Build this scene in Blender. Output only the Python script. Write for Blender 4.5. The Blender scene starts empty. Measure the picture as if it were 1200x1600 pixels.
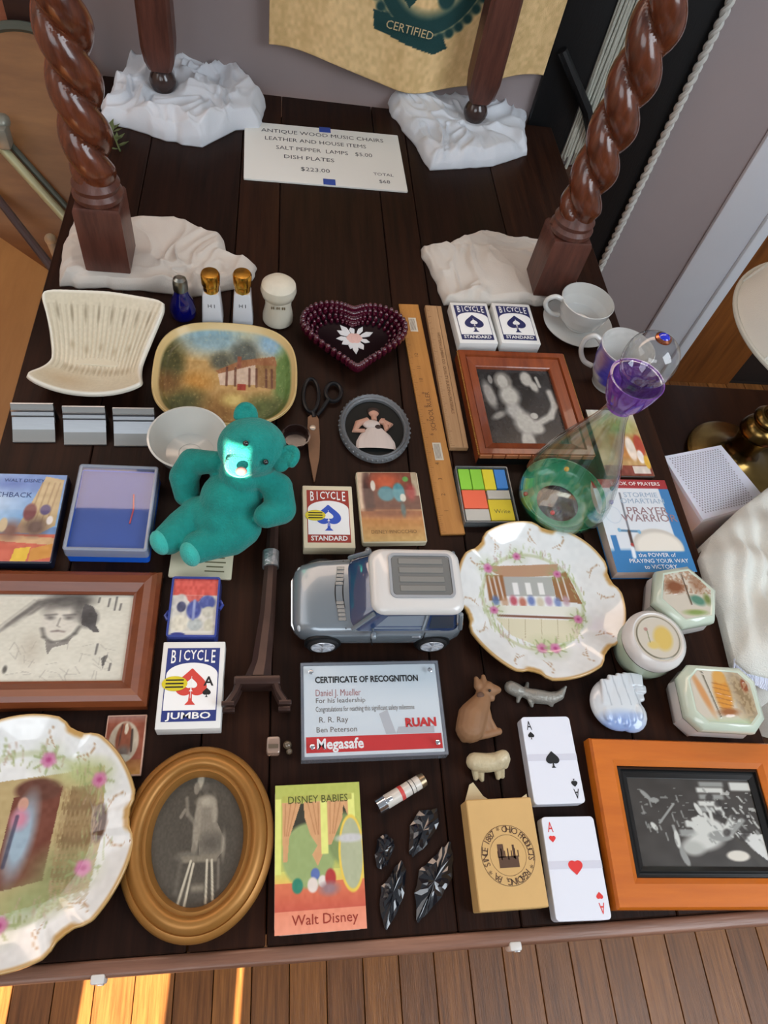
import bpy, bmesh, math, random
import numpy as np
from mathutils import Vector, Matrix
random.seed(7); PI = math.pi
S = bpy.context.scene; C = S.collection

# ------------------------------------------------------------ camera, world, sun, lights, exposure
FPX = 1103.84
RM = np.array([[0.98680849, -0.06690645, 0.14741959], [0.02260805, -0.84472919, -0.53471626], [0.16030560, 0.53099541, -0.83207331]])
CAM = np.array([0.0, 0.0, 1.51])
cd = bpy.data.cameras.new('camera'); co = bpy.data.objects.new('camera', cd); C.objects.link(co)
m4 = Matrix.Identity(4)
for i in range(3):
    m4[i][0] = RM[0][i]; m4[i][1] = -RM[1][i]; m4[i][2] = -RM[2][i]; m4[i][3] = CAM[i]
co.matrix_world = m4
cd.sensor_fit = 'HORIZONTAL'; cd.sensor_width = 36; cd.lens = 36 * FPX / 1200; cd.clip_start = .02
S.camera = co

W = bpy.data.worlds.new('world'); S.world = W; W.use_nodes = True
bg = W.node_tree.nodes['Background']; bg.inputs[0].default_value = (.90, .94, 1.0, 1); bg.inputs[1].default_value = .34

sd = bpy.data.lights.new('sun', 'SUN'); sd.energy = 60; sd.angle = math.radians(.25); sd.color = (1, .86, .66)
so = bpy.data.objects.new('sun', sd); C.objects.link(so)
SUNT = .46                                    # tangent of the sun's elevation; it shines along +Y through the gaps of the added sun blocker
so.rotation_euler = Vector((.05, 1, -SUNT)).to_track_quat('-Z', 'Y').to_euler()

def area(name, loc, target, sx, sy, power, col):
    d = bpy.data.lights.new(name, 'AREA'); d.shape = 'RECTANGLE'; d.size = sx; d.size_y = sy; d.energy = power; d.color = col
    o = bpy.data.objects.new(name, d); C.objects.link(o); o.location = loc
    o.rotation_euler = (Vector(target) - Vector(loc)).to_track_quat('-Z', 'Y').to_euler(); return o
area('window_light_left', (-1.38, .75, 1.75), (-.1, 1.0, .8), 1.2, 1.1, 8, (.96, .97, 1))
area('window_light_right', (1.7, -.6, 2.2), (.3, .6, .75), 1.1, 1.3, 38, (.84, .92, 1))
area('window_light_front', (-.5, -1.35, 2.2), (0, .5, .75), 1.4, .9, 20, (.88, .94, 1))

S.view_settings.view_transform = 'Standard'; S.view_settings.look = 'None'
S.view_settings.exposure = -.10; S.view_settings.gamma = 1; S.view_settings.use_curve_mapping = False

# ------------------------------------------------------------ helpers
TZ = .75
def ray(u, v): return RM.T @ np.array([(u - 600) / FPX, (v - 800) / FPX, 1.0])
def at(u, v, z=TZ):
    d = ray(u, v); t = (z - CAM[2]) / d[2]; p = CAM + d * t; return Vector((p[0], p[1], z))
def aty(u, v, y):
    d = ray(u, v); p = CAM + d * (y / d[1]); return Vector(p)
def quad(TL, TR, BR, BL, h, z0=TZ):
    P = [at(*q, z0 + h) for q in (TL, TR, BR, BL)]
    c = sum(P, Vector()) / 4
    w = ((P[1] - P[0]).length + (P[2] - P[3]).length) / 2; l = ((P[0] - P[3]).length + (P[1] - P[2]).length) / 2
    e = (P[1] - P[0]) + (P[2] - P[3]); g = (P[0] - P[3]) + (P[1] - P[2])
    a = math.atan2(e.y, e.x); b = math.atan2(g.y, g.x) - PI / 2
    return Vector((c.x, c.y, z0)), w, l, (a + b) / 2

def lin(c):
    r = []
    for x in c[:3]:
        x = x / 255.0
        r.append(x / 12.92 if x <= .04045 else ((x + .055) / 1.055) ** 2.4)
    return (r[0], r[1], r[2], 1)
_M = {}
def mat(name, col, rough=.5, metal=0, trans=0, ior=1.45, coat=0, bump=0, bscale=200, vary=0, vscale=12, stretch=(1, 1, 1), col2=None, sheen=0, sub=0, alpha=1, spec=.5, emit=0):
    if name in _M: return _M[name]
    m = bpy.data.materials.new(name); m.use_nodes = True; n = m.node_tree.nodes; L = m.node_tree.links
    b = n['Principled BSDF']; c = lin(col)
    b.inputs['Base Color'].default_value = c; b.inputs['Roughness'].default_value = rough; b.inputs['Metallic'].default_value = metal
    b.inputs['Transmission Weight'].default_value = trans; b.inputs['IOR'].default_value = ior; b.inputs['Coat Weight'].default_value = coat
    b.inputs['Sheen Weight'].default_value = sheen; b.inputs['Subsurface Weight'].default_value = sub; b.inputs['Alpha'].default_value = alpha
    b.inputs['Specular IOR Level'].default_value = spec
    if sub: b.inputs['Subsurface Scale'].default_value = .01
    if emit: b.inputs['Emission Color'].default_value = c; b.inputs['Emission Strength'].default_value = emit
    if vary or bump or col2:
        tc = n.new('ShaderNodeTexCoord'); mp = n.new('ShaderNodeMapping'); mp.inputs['Scale'].default_value = stretch
        L.new(tc.outputs['Object'], mp.inputs['Vector'])
    if vary or col2:
        nz = n.new('ShaderNodeTexNoise'); nz.inputs['Scale'].default_value = vscale; nz.inputs['Detail'].default_value = 6; nz.inputs['Roughness'].default_value = .65
        L.new(mp.outputs[0], nz.inputs['Vector'])
        rp = n.new('ShaderNodeValToRGB'); rp.color_ramp.elements[0].position = .3; rp.color_ramp.elements[1].position = .7
        c2 = lin(col2) if col2 else tuple(max(0, x * (1 - vary)) for x in c[:3]) + (1,)
        rp.color_ramp.elements[0].color = c2; rp.color_ramp.elements[1].color = c
        L.new(nz.outputs['Fac'], rp.inputs[0]); L.new(rp.outputs[0], b.inputs['Base Color'])
    if bump:
        nb = n.new('ShaderNodeTexNoise'); nb.inputs['Scale'].default_value = bscale; nb.inputs['Detail'].default_value = 4
        L.new(mp.outputs[0], nb.inputs['Vector'])
        bp = n.new('ShaderNodeBump'); bp.inputs['Strength'].default_value = bump; bp.inputs['Distance'].default_value = .002
        L.new(nb.outputs['Fac'], bp.inputs['Height']); L.new(bp.outputs[0], b.inputs['Normal'])
    _M[name] = m; return m
def colmat(name, rough=.4, coat=0, bump=0, bscale=300, trans=0, metal=0):
    """material whose colour is the printed / glazed picture stored on the mesh"""
    if name in _M: return _M[name]
    m = mat(name, (255, 255, 255), rough, metal, trans, coat=coat, bump=bump, bscale=bscale)
    a = m.node_tree.nodes.new('ShaderNodeAttribute'); a.attribute_name = 'Col'
    m.node_tree.links.new(a.outputs['Color'], m.node_tree.nodes['Principled BSDF'].inputs['Base Color']); return m
def wood(name, c1, c2, rough=.4, scale=6, axis=1, grain=14, coat=0, bump=.15, spec=.5):
    s = [1, 1, 1]; 
    for i in range(3):
        if i != axis: s[i] = grain
    return mat(name, c1, rough, col2=c2, vscale=scale, stretch=tuple(s), coat=coat, bump=bump, bscale=scale * 5, spec=spec)

def T(name, label, cat, loc=(0, 0, 0), rz=0, group=None, rot=None):
    o = bpy.data.objects.new(name, None); C.objects.link(o); o.empty_display_size = .02
    o.location = loc; o.rotation_euler = rot if rot else (0, 0, rz); o['label'] = label; o['category'] = cat
    if group: o['group'] = group
    return o
def tag(o, label, cat, group=None, kind=None):
    o['label'] = label; o['category'] = cat
    if group: o['group'] = group
    if kind: o['kind'] = kind
    return o
def obj(name, bm, m, parent=None, label=None, loc=None, rot=None, ang=35, kind=None):
    if isinstance(bm, bmesh.types.BMesh):
        bmesh.ops.recalc_face_normals(bm, faces=bm.faces)
        me = bpy.data.meshes.new(name); bm.to_mesh(me); bm.free()
    else: me = bm
    if ang and len(me.polygons):
        me.polygons.foreach_set('use_smooth', [True] * len(me.polygons))
        me.set_sharp_from_angle(angle=math.radians(ang))
    ms = m if isinstance(m, (list, tuple)) else [m]
    me.materials.clear()
    for x in ms: me.materials.append(x)
    o = bpy.data.objects.new(name, me); C.objects.link(o)
    if parent: o.parent = parent
    if loc is not None: o.location = loc
    if rot: o.rotation_euler = rot
    if label: o['label'] = label
    if kind: o['kind'] = kind
    return o
def struct(name, bm, m, parent=None, **k):
    o = obj(name, bm, m, parent, **k)
    if not parent: o['kind'] = 'structure'
    return o
def B(): return bmesh.new()
def box(bm, c, s, rz=0, bev=0, seg=2, taper=1):
    g = bmesh.ops.create_cube(bm, size=1)['verts']
    for v in g:
        k = taper if v.co.z > 0 else 1
        v.co = Vector((v.co.x * s[0] * k, v.co.y * s[1] * k, v.co.z * s[2]))
    if bev:
        es = list({e for v in g for e in v.link_edges})
        g = bmesh.ops.bevel(bm, geom=es, offset=bev, segments=seg, affect='EDGES', profile=.5)
        g = list({v for f in g['faces'] for v in f.verts} | {v for v in g['verts']})
        # beveled boxes: collect all connected verts
        seen = set(g); st = list(g)
        while st:
            v = st.pop()
            for e in v.link_edges:
                o = e.other_vert(v)
                if o not in seen: seen.add(o); st.append(o)
        g = list(seen)
    R = Matrix.Rotation(rz, 3, 'Z')
    for v in g: v.co = R @ v.co + Vector(c)
    return g
def skin(bm, loops, cap0=True, cap1=True, closed=True, ring=False):
    V = [[bm.verts.new(p) for p in l] for l in loops]; n = len(V[0])
    pairs = list(zip(V[:-1], V[1:])) + ([(V[-1], V[0])] if ring else [])
    for a, b in pairs:
        for i in range(n if closed else n - 1):
            j = (i + 1) % n; bm.faces.new((a[i], a[j], b[j], b[i]))
    if closed and not ring:
        if cap0: bm.faces.new(V[0][::-1])
        if cap1: bm.faces.new(V[-1])
    return V
def circ(r, z=0, n=32, c=(0, 0), ry=None, ph=0):
    ry = r if ry is None else ry
    return [Vector((c[0] + r * math.cos(2 * PI * i / n + ph), c[1] + ry * math.sin(2 * PI * i / n + ph), z)) for i in range(n)]
def lathe(bm, prof, n=40, c=(0, 0), cap0=True, cap1=True):
    return skin(bm, [circ(max(r, 1e-5), z, n, c) for r, z in prof], cap0, cap1)
def prism(bm, pts, z0, z1, bev=0):
    if bev:
        c = sum((Vector((p[0], p[1], 0)) for p in pts), Vector()) / len(pts)
        def sh(k, z): return [Vector((c.x + (p[0] - c.x) * k, c.y + (p[1] - c.y) * k, z)) for p in pts]
        R = max((Vector((p[0], p[1], 0)) - c).length for p in pts); k = 1 - bev / R
        return skin(bm, [sh(k, z0), sh(1, z0 + bev), sh(1, z1 - bev), sh(k, z1)])
    return skin(bm, [[Vector((p[0], p[1], z0)) for p in pts], [Vector((p[0], p[1], z1)) for p in pts]])
def tube(bm, pts, r, n=10, cap=True):
    pts = [Vector(p) for p in pts]; loops = []; up = None
    for i, p in enumerate(pts):
        t = (pts[min(i + 1, len(pts) - 1)] - pts[max(i - 1, 0)]).normalized()
        if up is None:
            up = Vector((0, 0, 1)) if abs(t.z) < .9 else Vector((1, 0, 0))
        a = t.cross(up).normalized(); b = a.cross(t).normalized(); up = b
        rr = r[i] if isinstance(r, (list, tuple)) else r
        loops.append([p + (a * math.cos(2 * PI * k / n) + b * math.sin(2 * PI * k / n)) * rr for k in range(n)])
    return skin(bm, loops, cap, cap)
def ball(bm, c, r, s=(1, 1, 1), rot=None, u=20, v=12):
    g = bmesh.ops.create_uvsphere(bm, u_segments=u, v_segments=v, radius=1)['verts']
    for q in g:
        p = Vector((q.co.x * s[0] * r, q.co.y * s[1] * r, q.co.z * s[2] * r))
        if rot: p = rot @ p
        q.co = p + Vector(c)
    return g
def rrect(w, l, r, n=5, z=0, c=(0, 0)):
    P = []
    for sx, sy, a0 in ((1, 1, 0), (-1, 1, 90), (-1, -1, 180), (1, -1, 270)):
        for k in range(n + 1):
            a = math.radians(a0 + 90 * k / n)
            P.append(Vector((c[0] + sx * (w / 2 - r) + r * math.cos(a), c[1] + sy * (l / 2 - r) + r * math.sin(a), z)))
    return P
def slab(bm, w, l, r, z0, z1, bev=.0008, c=(0, 0), n=5):
    return skin(bm, [rrect(w - 2 * bev, l - 2 * bev, max(r - bev, 1e-4), n, z0, c), rrect(w, l, r, n, z0 + bev, c), rrect(w, l, r, n, z1 - bev, c), rrect(w - 2 * bev, l - 2 * bev, max(r - bev, 1e-4), n, z1, c)])
def frame(bm, w, l, prof, r=0, n=1):
    """mitred moulding: prof = [(inset, z)] closed section"""
    loops = []
    for ins, z in prof:
        if r: loops.append(rrect(w - 2 * ins, l - 2 * ins, max(r - ins, .001), 6, z))
        else: loops.append([Vector((sx * (w / 2 - ins), sy * (l / 2 - ins), z)) for sx, sy in ((1, 1), (-1, 1), (-1, -1), (1, -1))])
    return skin(bm, loops, ring=True)
def fused(name, balls, vox, m, parent=None, smooth=8, **k):
    """several overlapping lumps welded into one continuous skin"""
    bm = B()
    for b in balls: b(bm)
    me = bpy.data.meshes.new('lump'); bm.to_mesh(me); bm.free()
    o = bpy.data.objects.new('lump', me); C.objects.link(o)
    r = o.modifiers.new('r', 'REMESH'); r.mode = 'VOXEL'; r.voxel_size = vox
    s = o.modifiers.new('s', 'SMOOTH'); s.iterations = smooth; s.factor = .5
    dg = bpy.context.evaluated_depsgraph_get(); dg.update()
    me2 = bpy.data.meshes.new_from_object(o.evaluated_get(dg)); bpy.data.objects.remove(o)
    me2.name = name
    return obj(name, me2, m, parent, ang=180, **k)
def vnoise(u, v, seed=0):
    iu = np.floor(u).astype(int); iv = np.floor(v).astype(int); fu = u - iu; fv = v - iv
    fu = fu * fu * (3 - 2 * fu); fv = fv * fv * (3 - 2 * fv)
    def h(a, b):
        x = np.sin(a * 127.1 + b * 311.7 + seed * 74.7) * 43758.5453; return x - np.floor(x)
    return (h(iu, iv) * (1 - fu) + h(iu + 1, iv) * fu) * (1 - fv) + (h(iu, iv + 1) * (1 - fu) + h(iu + 1, iv + 1) * fu) * fv
class Pic:
    """a printed picture painted on the vertices of a fine mesh (u right 0..1, v down 0..1)"""
    def __init__(s, U, V, bg): s.U = U; s.V = V; s.c = np.tile(np.array(bg, float), (len(U), 1))
    def mix(s, a, col): a = np.clip(a, 0, 1)[:, None]; s.c = s.c * (1 - a) + np.array(col, float) * a; return s
    def ell(s, x, y, rx, ry, col, ang=0, soft=.15, a=1):
        ca, sa = math.cos(math.radians(ang)), math.sin(math.radians(ang)); dx = s.U - x; dy = s.V - y
        d = np.sqrt(((dx * ca + dy * sa) / rx) ** 2 + ((-dx * sa + dy * ca) / ry) ** 2)
        return s.mix(a * np.clip((1 + soft - d) / (2 * soft), 0, 1), col)
    def ring(s, x, y, rx, ry, wd, col, a=1):
        d = np.sqrt(((s.U - x) / rx) ** 2 + ((s.V - y) / ry) ** 2); return s.mix(a * np.clip(1.5 - abs(d - 1) / wd, 0, 1), col)
    def rect(s, x0, y0, x1, y1, col, soft=.004, a=1):
        f = lambda t: np.clip(t / (2 * soft) + .5, 0, 1)
        return s.mix(a * f(s.U - x0) * f(x1 - s.U) * f(s.V - y0) * f(y1 - s.V), col)
    def poly(s, P, col, a=1):
        ins = np.zeros(len(s.U), bool); j = len(P) - 1
        for i in range(len(P)):
            xi, yi = P[i]; xj, yj = P[j]
            if yi != yj: ins ^= ((yi > s.V) != (yj > s.V)) & (s.U < (xj - xi) * (s.V - yi) / (yj - yi) + xi)
            j = i
        return s.mix(ins * a, col)
    def line(s, P, wd, col, a=1, soft=.4):
        for (x0, y0), (x1, y1) in zip(P[:-1], P[1:]):
            dx, dy = x1 - x0, y1 - y0; L = dx * dx + dy * dy + 1e-9
            t = np.clip(((s.U - x0) * dx + (s.V - y0) * dy) / L, 0, 1)
            d = np.sqrt((s.U - x0 - t * dx) ** 2 + (s.V - y0 - t * dy) ** 2) / wd
            s.mix(a * np.clip((1 + soft - d) / (2 * soft), 0, 1), col)
        return s
    def gradv(s, y0, y1, c0, c1):
        t = np.clip((s.V - y0) / (y1 - y0), 0, 1)[:, None]; g = np.array(c0) * (1 - t) + np.array(c1) * t
        k = ((s.V >= y0) & (s.V <= y1))[:, None]; s.c = np.where(k, g, s.c); return s
    def noise(s, sc, amt, seed=0, sx=1):
        s.c = np.clip(s.c + ((vnoise(s.U * sc * sx, s.V * sc, seed) - .5) * 2 * amt)[:, None], 0, 255); return s
    def speck(s, sc, thr, col, a=1, seed=0, box=None, sx=1):
        k = (vnoise(s.U * sc * sx, s.V * sc, seed) > thr) * 1.0
        if box: k *= (s.U > box[0]) & (s.V > box[1]) & (s.U < box[2]) & (s.V < box[3])
        return s.mix(k * a, col)
    def to(s, me):
        c = s.c / 255.0; c = np.where(c <= .04045, c / 12.92, ((c + .055) / 1.055) ** 2.4)
        at_ = me.color_attributes.new('Col', 'FLOAT_COLOR', 'POINT'); at_.data.foreach_set('color', np.hstack([c, np.ones((len(c), 1))]).astype(np.float32).ravel())
def gridmesh(name, nx, ny, fn, wrap=False):
    """fn(U,V)->xyz arrays; U along columns, V along rows (top to bottom)"""
    U, V = np.meshgrid(np.linspace(0, 1, nx), np.linspace(0, 1, ny)); U = U.ravel(); V = V.ravel()
    P = np.stack(fn(U, V), 1)
    i = np.arange(nx * ny).reshape(ny, nx); F = np.stack([i[1:, :-1].ravel(), i[1:, 1:].ravel(), i[:-1, 1:].ravel(), i[:-1, :-1].ravel()], 1)
    me = bpy.data.meshes.new(name); me.from_pydata(P.tolist(), [], F.tolist()); return me, U, V
def picture(name, w, l, z, bgc, draw, m, parent, res=.0009, c=(0, 0), label=None):
    nx = max(12, int(w / res)); ny = max(12, int(l / res))
    me, U, V = gridmesh(name, nx, ny, lambda U, V: (c[0] + (U - .5) * w, c[1] + (.5 - V) * l, U * 0 + z))
    p = Pic(U, V, bgc); draw(p); p.to(me)
    return obj(name, me, m, parent, ang=0, label=label)
def text(bm, s, size, x, y, z=0, rz=0, align='CENTER', sx=1, bold=0, M3=None, space=1):
    cu = bpy.data.curves.new('t', 'FONT'); cu.body = s; cu.size = size; cu.align_x = align; cu.align_y = 'CENTER'; cu.offset = bold; cu.resolution_u = 2
    cu.space_character = space
    o = bpy.data.objects.new('t', cu); C.objects.link(o); dg = bpy.context.evaluated_depsgraph_get(); dg.update()
    me = bpy.data.meshes.new_from_object(o.evaluated_get(dg)); bpy.data.objects.remove(o); bpy.data.curves.remove(cu)
    M = Matrix.Translation((x, y, z)) @ Matrix.Rotation(rz, 4, 'Z') @ Matrix.Diagonal((sx, 1, 1, 1))
    if M3: M = M3 @ M
    me.transform(M); bm.from_mesh(me); bpy.data.meshes.remove(me)
def letters(lines, m, parent, name='lettering'):
    for a in lines:
        if isinstance(a[0], str): a = (a, {})
        bm = B(); text(bm, *a[0], **(a[1] if len(a) > 1 else {})); o = obj(name, bm, m, parent, ang=0)
    return o
def ink(name, c, rough=.5): return mat('ink ' + name, c, rough)
WHITE = mat('white card', (226, 226, 222), .45); CREAM = mat('cream card', (222, 210, 180), .5)
PRINT = colmat('printed picture', .35, coat=.3); MATTE = colmat('matt print', .6); GLAZE = colmat('glazed picture', .12, coat=.6)
def pane(name, col, rough=.03, ior=1.45, body=0, bcol=None):
    m = bpy.data.materials.new(name); m.use_nodes = True; n = m.node_tree.nodes; L = m.node_tree.links; n.remove(n['Principled BSDF'])
    tr = n.new('ShaderNodeBsdfTransparent'); tr.inputs[0].default_value = lin(col); gl = n.new('ShaderNodeBsdfGlossy'); gl.inputs['Roughness'].default_value = rough
    lw = n.new('ShaderNodeLayerWeight'); lw.inputs[0].default_value = .5; pw = n.new('ShaderNodeMath'); pw.operation = 'POWER'; pw.inputs[1].default_value = 3; L.new(lw.outputs['Facing'], pw.inputs[0])
    fr = n.new('ShaderNodeMath'); fr.operation = 'MULTIPLY_ADD'; fr.inputs[1].default_value = .75; fr.inputs[2].default_value = ((ior - 1) / (ior + 1)) ** 2; L.new(pw.outputs[0], fr.inputs[0]); mx = n.new('ShaderNodeMixShader'); src = tr
    if body:
        df = n.new('ShaderNodeBsdfDiffuse'); df.inputs[0].default_value = lin(bcol or col); m2 = n.new('ShaderNodeMixShader'); m2.inputs[0].default_value = body
        L.new(tr.outputs[0], m2.inputs[1]); L.new(df.outputs[0], m2.inputs[2]); src = m2
    L.new(fr.outputs[0], mx.inputs[0]); L.new(src.outputs[0], mx.inputs[1]); L.new(gl.outputs[0], mx.inputs[2]); L.new(mx.outputs[0], n['Material Output'].inputs[0]); _M[name] = m; return m
GLASS = pane('clear glass', (250, 252, 252), .03, 1.75)
ACRYL = pane('clear acrylic', (252, 253, 254), .03, 1.4)
BLACKINK = ink('black', (22, 22, 24)); BLUEINK = ink('blue', (36, 52, 120)); REDINK = ink('red', (196, 40, 36)); WHITEINK = ink('white', (238, 238, 236))
GOLD = mat('gilding', (212, 160, 70), .22, metal=1); CHROME = mat('chrome', (225, 228, 232), .12, metal=1)
BRASS = mat('aged brass', (132, 106, 60), .24, metal=1, vary=.35, vscale=30)

# ------------------------------------------------------------ the setting: floor, walls, door
OAK = [wood('oak floor %d' % i, c1, c2, .34, 7, 1, 22, bump=.25) for i, (c1, c2) in enumerate([((162, 104, 54), (104, 62, 28)), ((152, 98, 52), (98, 58, 27)), ((170, 110, 56), (112, 68, 30)), ((146, 94, 52), (94, 56, 28))])]
bm = B(); box(bm, (0.2, .1, -.02), (4.4, 4.2, .02)); fl = struct('floor', bm, mat('subfloor', (40, 28, 20), .8))
x = -1.2; k = 0
while x < 2.0:
    wd = .066; y = -1.9 - .37 * (k % 3)
    while y < 1.48:
        y1 = min(y + 2.3, 1.49)
        bm = B(); box(bm, (x + wd / 2, (y + y1) / 2, -.005), (wd - .0016, y1 - y - .0016, .01), bev=.0008, seg=1)
        obj('floor_board', bm, OAK[(k * 7 + int(y * 5)) % 4], fl); y = y1
    x += wd; k += 1
WALL = mat('mauve grey plaster', (152, 140, 140), .75, vary=.08, vscale=3, bump=.1, bscale=60)
bm = B(); box(bm, (-.18, 1.52, 1.2), (2.58, .06, 2.4)); struct('wall_back', bm, WALL)
bm = B(); box(bm, (-1.48, .3, 1.2), (.06, 2.5, 2.4)); struct('wall_left', bm, mat('beige plaster', (196, 182, 164), .8, vary=.06, vscale=3))
# door casing and door to the right of the back wall
TRIM = mat('white gloss trim', (214, 219, 226), .3, vary=.03, vscale=8)
tr = B(); box(tr, (1.137, 1.485, 1.0), (.13, .012, 2.0), bev=.003); trim = struct('trim_1', tr, TRIM)
bm = B(); box(bm, (1.210, 1.480, 1.0), (.032, .022, 2.0), bev=.004); struct('casing_bead', bm, mat('white gloss bead', (232, 242, 250), .25), trim)
DOORW = wood('door wood', (150, 92, 42), (108, 62, 26), .4, 5, 2, 12)
bm = B(); box(bm, (1.336, 1.50, 1.0), (.222, .04, 2.0), bev=.002); d1 = struct('door_1', bm, DOORW)
bm = B(); ball(bm, (1.42, 1.46, 1.0), .025); tube(bm, [(1.42, 1.485, 1.0), (1.42, 1.46, 1.0)], .01); struct('door_knob', bm, BRASS, d1)
bm = B(); box(bm, (1.80, 1.53, 1.0), (.66, .04, 2.4)); struct('dark_opening_sheet', bm, mat('dark passage', (38, 26, 20), .8))  # dark sheet stands in for the unlit opening beside the door
# added sun blocker, unseen behind the camera; gaps aim sun at floor and bear
SH = mat('sun blocker board', (120, 92, 66), .7)
ZS = 1.6
def hole_panels(holes, x0, x1, z0, z1):
    xs = sorted({x0, x1} | {h[0] for h in holes} | {h[1] for h in holes}); out = []
    for a, b in zip(xs[:-1], xs[1:]):
        zz = z0; hs = sorted([h for h in holes if h[0] <= a + 1e-6 and h[1] >= b - 1e-6], key=lambda h: h[2])
        for h in hs:
            if h[2] > zz: out.append((a, b, zz, h[2]))
            zz = h[3]
        if zz < z1: out.append((a, b, zz, z1))
    return out
holes = [(-1.2, -.488, .35, 1.36), (-.373, -.233, .35, 1.36), (-.116, -.107, .35, 1.36), (-.153, -.127, 1.796, 1.840)]
wf = T('sun_blocker', 'board shutter', 'window', (0, -ZS, 0)); del wf['label']; del wf['category']; wf['kind'] = 'structure'
for a, b, z0, z1 in hole_panels(holes, -2.3, 2.3, 0, 3.3):
    bm = B(); box(bm, ((a + b) / 2, 0, (z0 + z1) / 2), (b - a, .006, z1 - z0)); obj('sun_blocker_board', bm, SH, wf)

# black timber boards with white strands on the back wall
BLK = mat('black painted timber', (17, 18, 20), .42, vary=.4, vscale=20, stretch=(6, 6, 1), bump=.25, bscale=60)
bt = T('black_timber_frame', 'tall black painted timber boards in the right corner behind the barley twist leg', 'frame', (.67, 1.48, 0))
bm = B(); box(bm, (-.098, 0, .95), (.095, .016, 1.9), bev=.002); obj('board', bm, BLK, bt)
bm = B(); box(bm, (.080, 0, .95), (.155, .016, 1.9), bev=.002); obj('board', bm, BLK, bt)
bm = B(); box(bm, (-.024, .003, .33), (.05, .008, .66)); obj('back_panel', bm, wood('dull brown board', (88, 62, 46), (60, 42, 32), .6, 6, 2, 12), bt)
bm = B(); tube(bm, [(-.13, -.020, .90), (-.04, -.030, .80), (.01, -.022, .72)], [.010, .011, .010], 10); obj('peg', bm, BLK, bt)
YARN = mat('white yarn', (186, 188, 176), .9, bump=.8, bscale=400)
yn = T('yarn_hanging', 'bundle of off-white yarn strands hanging between the two black boards', 'yarn', (.648, 1.474, .69))
random.seed(3)
for i in range(16):
    xx = -.026 + i * .0034; bm = B(); b0 = random.uniform(-.03, .02)
    tube(bm, [(xx + math.sin(z * 14 + i) * .0015, -.004 - (i % 2) * .004, z) for z in np.linspace(b0, .62, 9)], .0026, 6); obj('strand', bm, YARN, yn)
bm = B(); pts = [Vector((.828 + .001 * math.sin(z * 40), 1.475 - .012, z)) for z in np.linspace(.02, 1.5, 60)]
for s in (0, PI):
    tube(bm, [p + Vector((math.cos(p.z * 160 + s) * .0045, math.sin(p.z * 160 + s) * .0045, 0)) for p in [Vector((.828, 1.463, z)) for z in np.linspace(.02, 1.5, 360)]], .0052, 6)
tag(obj('rope', bm, mat('white rope', (196, 196, 190), .85)), 'thin white twisted rope running down the edge of the wide black board', 'rope')

# burlap sack with green emblem
def sackf(U, V):
    x = -.02 + U * .540; zb = .80 + .055 * np.sin(U * 3.0 + 2.2) ** 2 * 0 + .045 * (1 - np.sin(np.clip(U, 0, 1) * PI)) * 1.0 + .012 * np.sin(U * 9)
    z = 1.5 + (zb - 1.5) * V; y = 1.476 - .008 - .010 * (1 + np.sin(U * 22 + V * 3)) * V * .5 - .006 * vnoise(U * 9, V * 5, 3)
    return x, y, z
sk = T('burlap_sack', 'tan burlap coffee sack with green round emblem hung on the wall', 'sack', (0, 0, 0))
me, U, V = gridmesh('cloth', 300, 360, sackf); p = Pic(U, V, (228, 194, 138)); p.noise(90, 12, 1); p.noise(8, 10, 2, 3)
XX = -.02 + U * .540; ZZ = 1.5 + (sackf(U, V)[2] * 0 + (sackf(U, V)[2] - 1.5))
p2 = Pic(XX, -ZZ, (0, 0, 0)); p2.c = p.c; G = (26, 66, 66)
cx, cz = .262, 1.035
p2.ring(cx, -cz, .098, .128, .17, G); p2.ring(cx, -cz, .108, .142, .012, (170, 160, 120), .7)
for k in range(40):
    a = 2 * PI * k / 40; p2.ell(cx + .116 * math.cos(a), -cz + .150 * math.sin(a), .008, .008, G, soft=.3)
p2.poly([(cx - .095, -.925), (cx - .03, -.91), (cx + .045, -.89), (cx + .055, -.875), (cx + .03, -.862), (cx - .03, -.875), (cx - .09, -.893)], G)
p2.poly([(cx - .05, -1.05), (cx + .02, -1.06), (cx + .03, -.985), (cx + .005, -.975), (cx - .01, -.96), (cx - .03, -.935), (cx - .045, -.95)], G); p2.ell(cx + .035, -.96, .016, .02, G)
p2.to(me)
o = obj('cloth', me, colmat('burlap', .9, bump=.7, bscale=500), sk, ang=180)
md = o.modifiers.new('t', 'SOLIDIFY'); md.thickness = .0025
letters([(('CERTIFIED', .020, cx - .025, .905, 0), dict(M3=Matrix.Translation((0, 1.4455, 0)) @ Matrix.Rotation(PI / 2, 4, 'X'), rz=-.12))], mat('faded print', (196, 178, 134), .9), sk)

# ------------------------------------------------------------ the plank table
TW = [wood('dark table plank %d' % i, c1, c2, .40, 4, 1, 22, bump=.15, spec=.12) for i, (c1, c2) in enumerate([((48, 27, 18), (26, 15, 11)), ((42, 24, 17), (24, 14, 10)), ((54, 31, 20), (32, 18, 13)), ((45, 26, 18), (25, 15, 11))])]
tb = T('plank_table', 'dark stained plank table covered with small household objects', 'table', (.12, .735, 0))
ED = [-.335, -.224, -.064, .006, .186, .249, .412, .574]
for i, (a, b) in enumerate(zip(ED[:-1], ED[1:])):
    bm = B(); box(bm, ((a + b) / 2 - .12, .0045, .735), (b - a - .0012, 1.450, .03), bev=.0012, seg=1); obj('plank', bm, TW[i % 4], tb)
bm = B(); box(bm, (0, 0, .713), (.86, 1.42, .012)); obj('under_board', bm, mat('table dark', (26, 18, 14), .7), tb)
bm = B()
box(bm, (-.0, -.728, .7348), (.908, .0145, .0296), bev=.004, seg=3); obj('front_edging', bm, wood('lit edge', (150, 110, 90), (104, 70, 54), .35, 5, 0, 18), tb)  # pale colour paints in the light caught by the front edge
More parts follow.
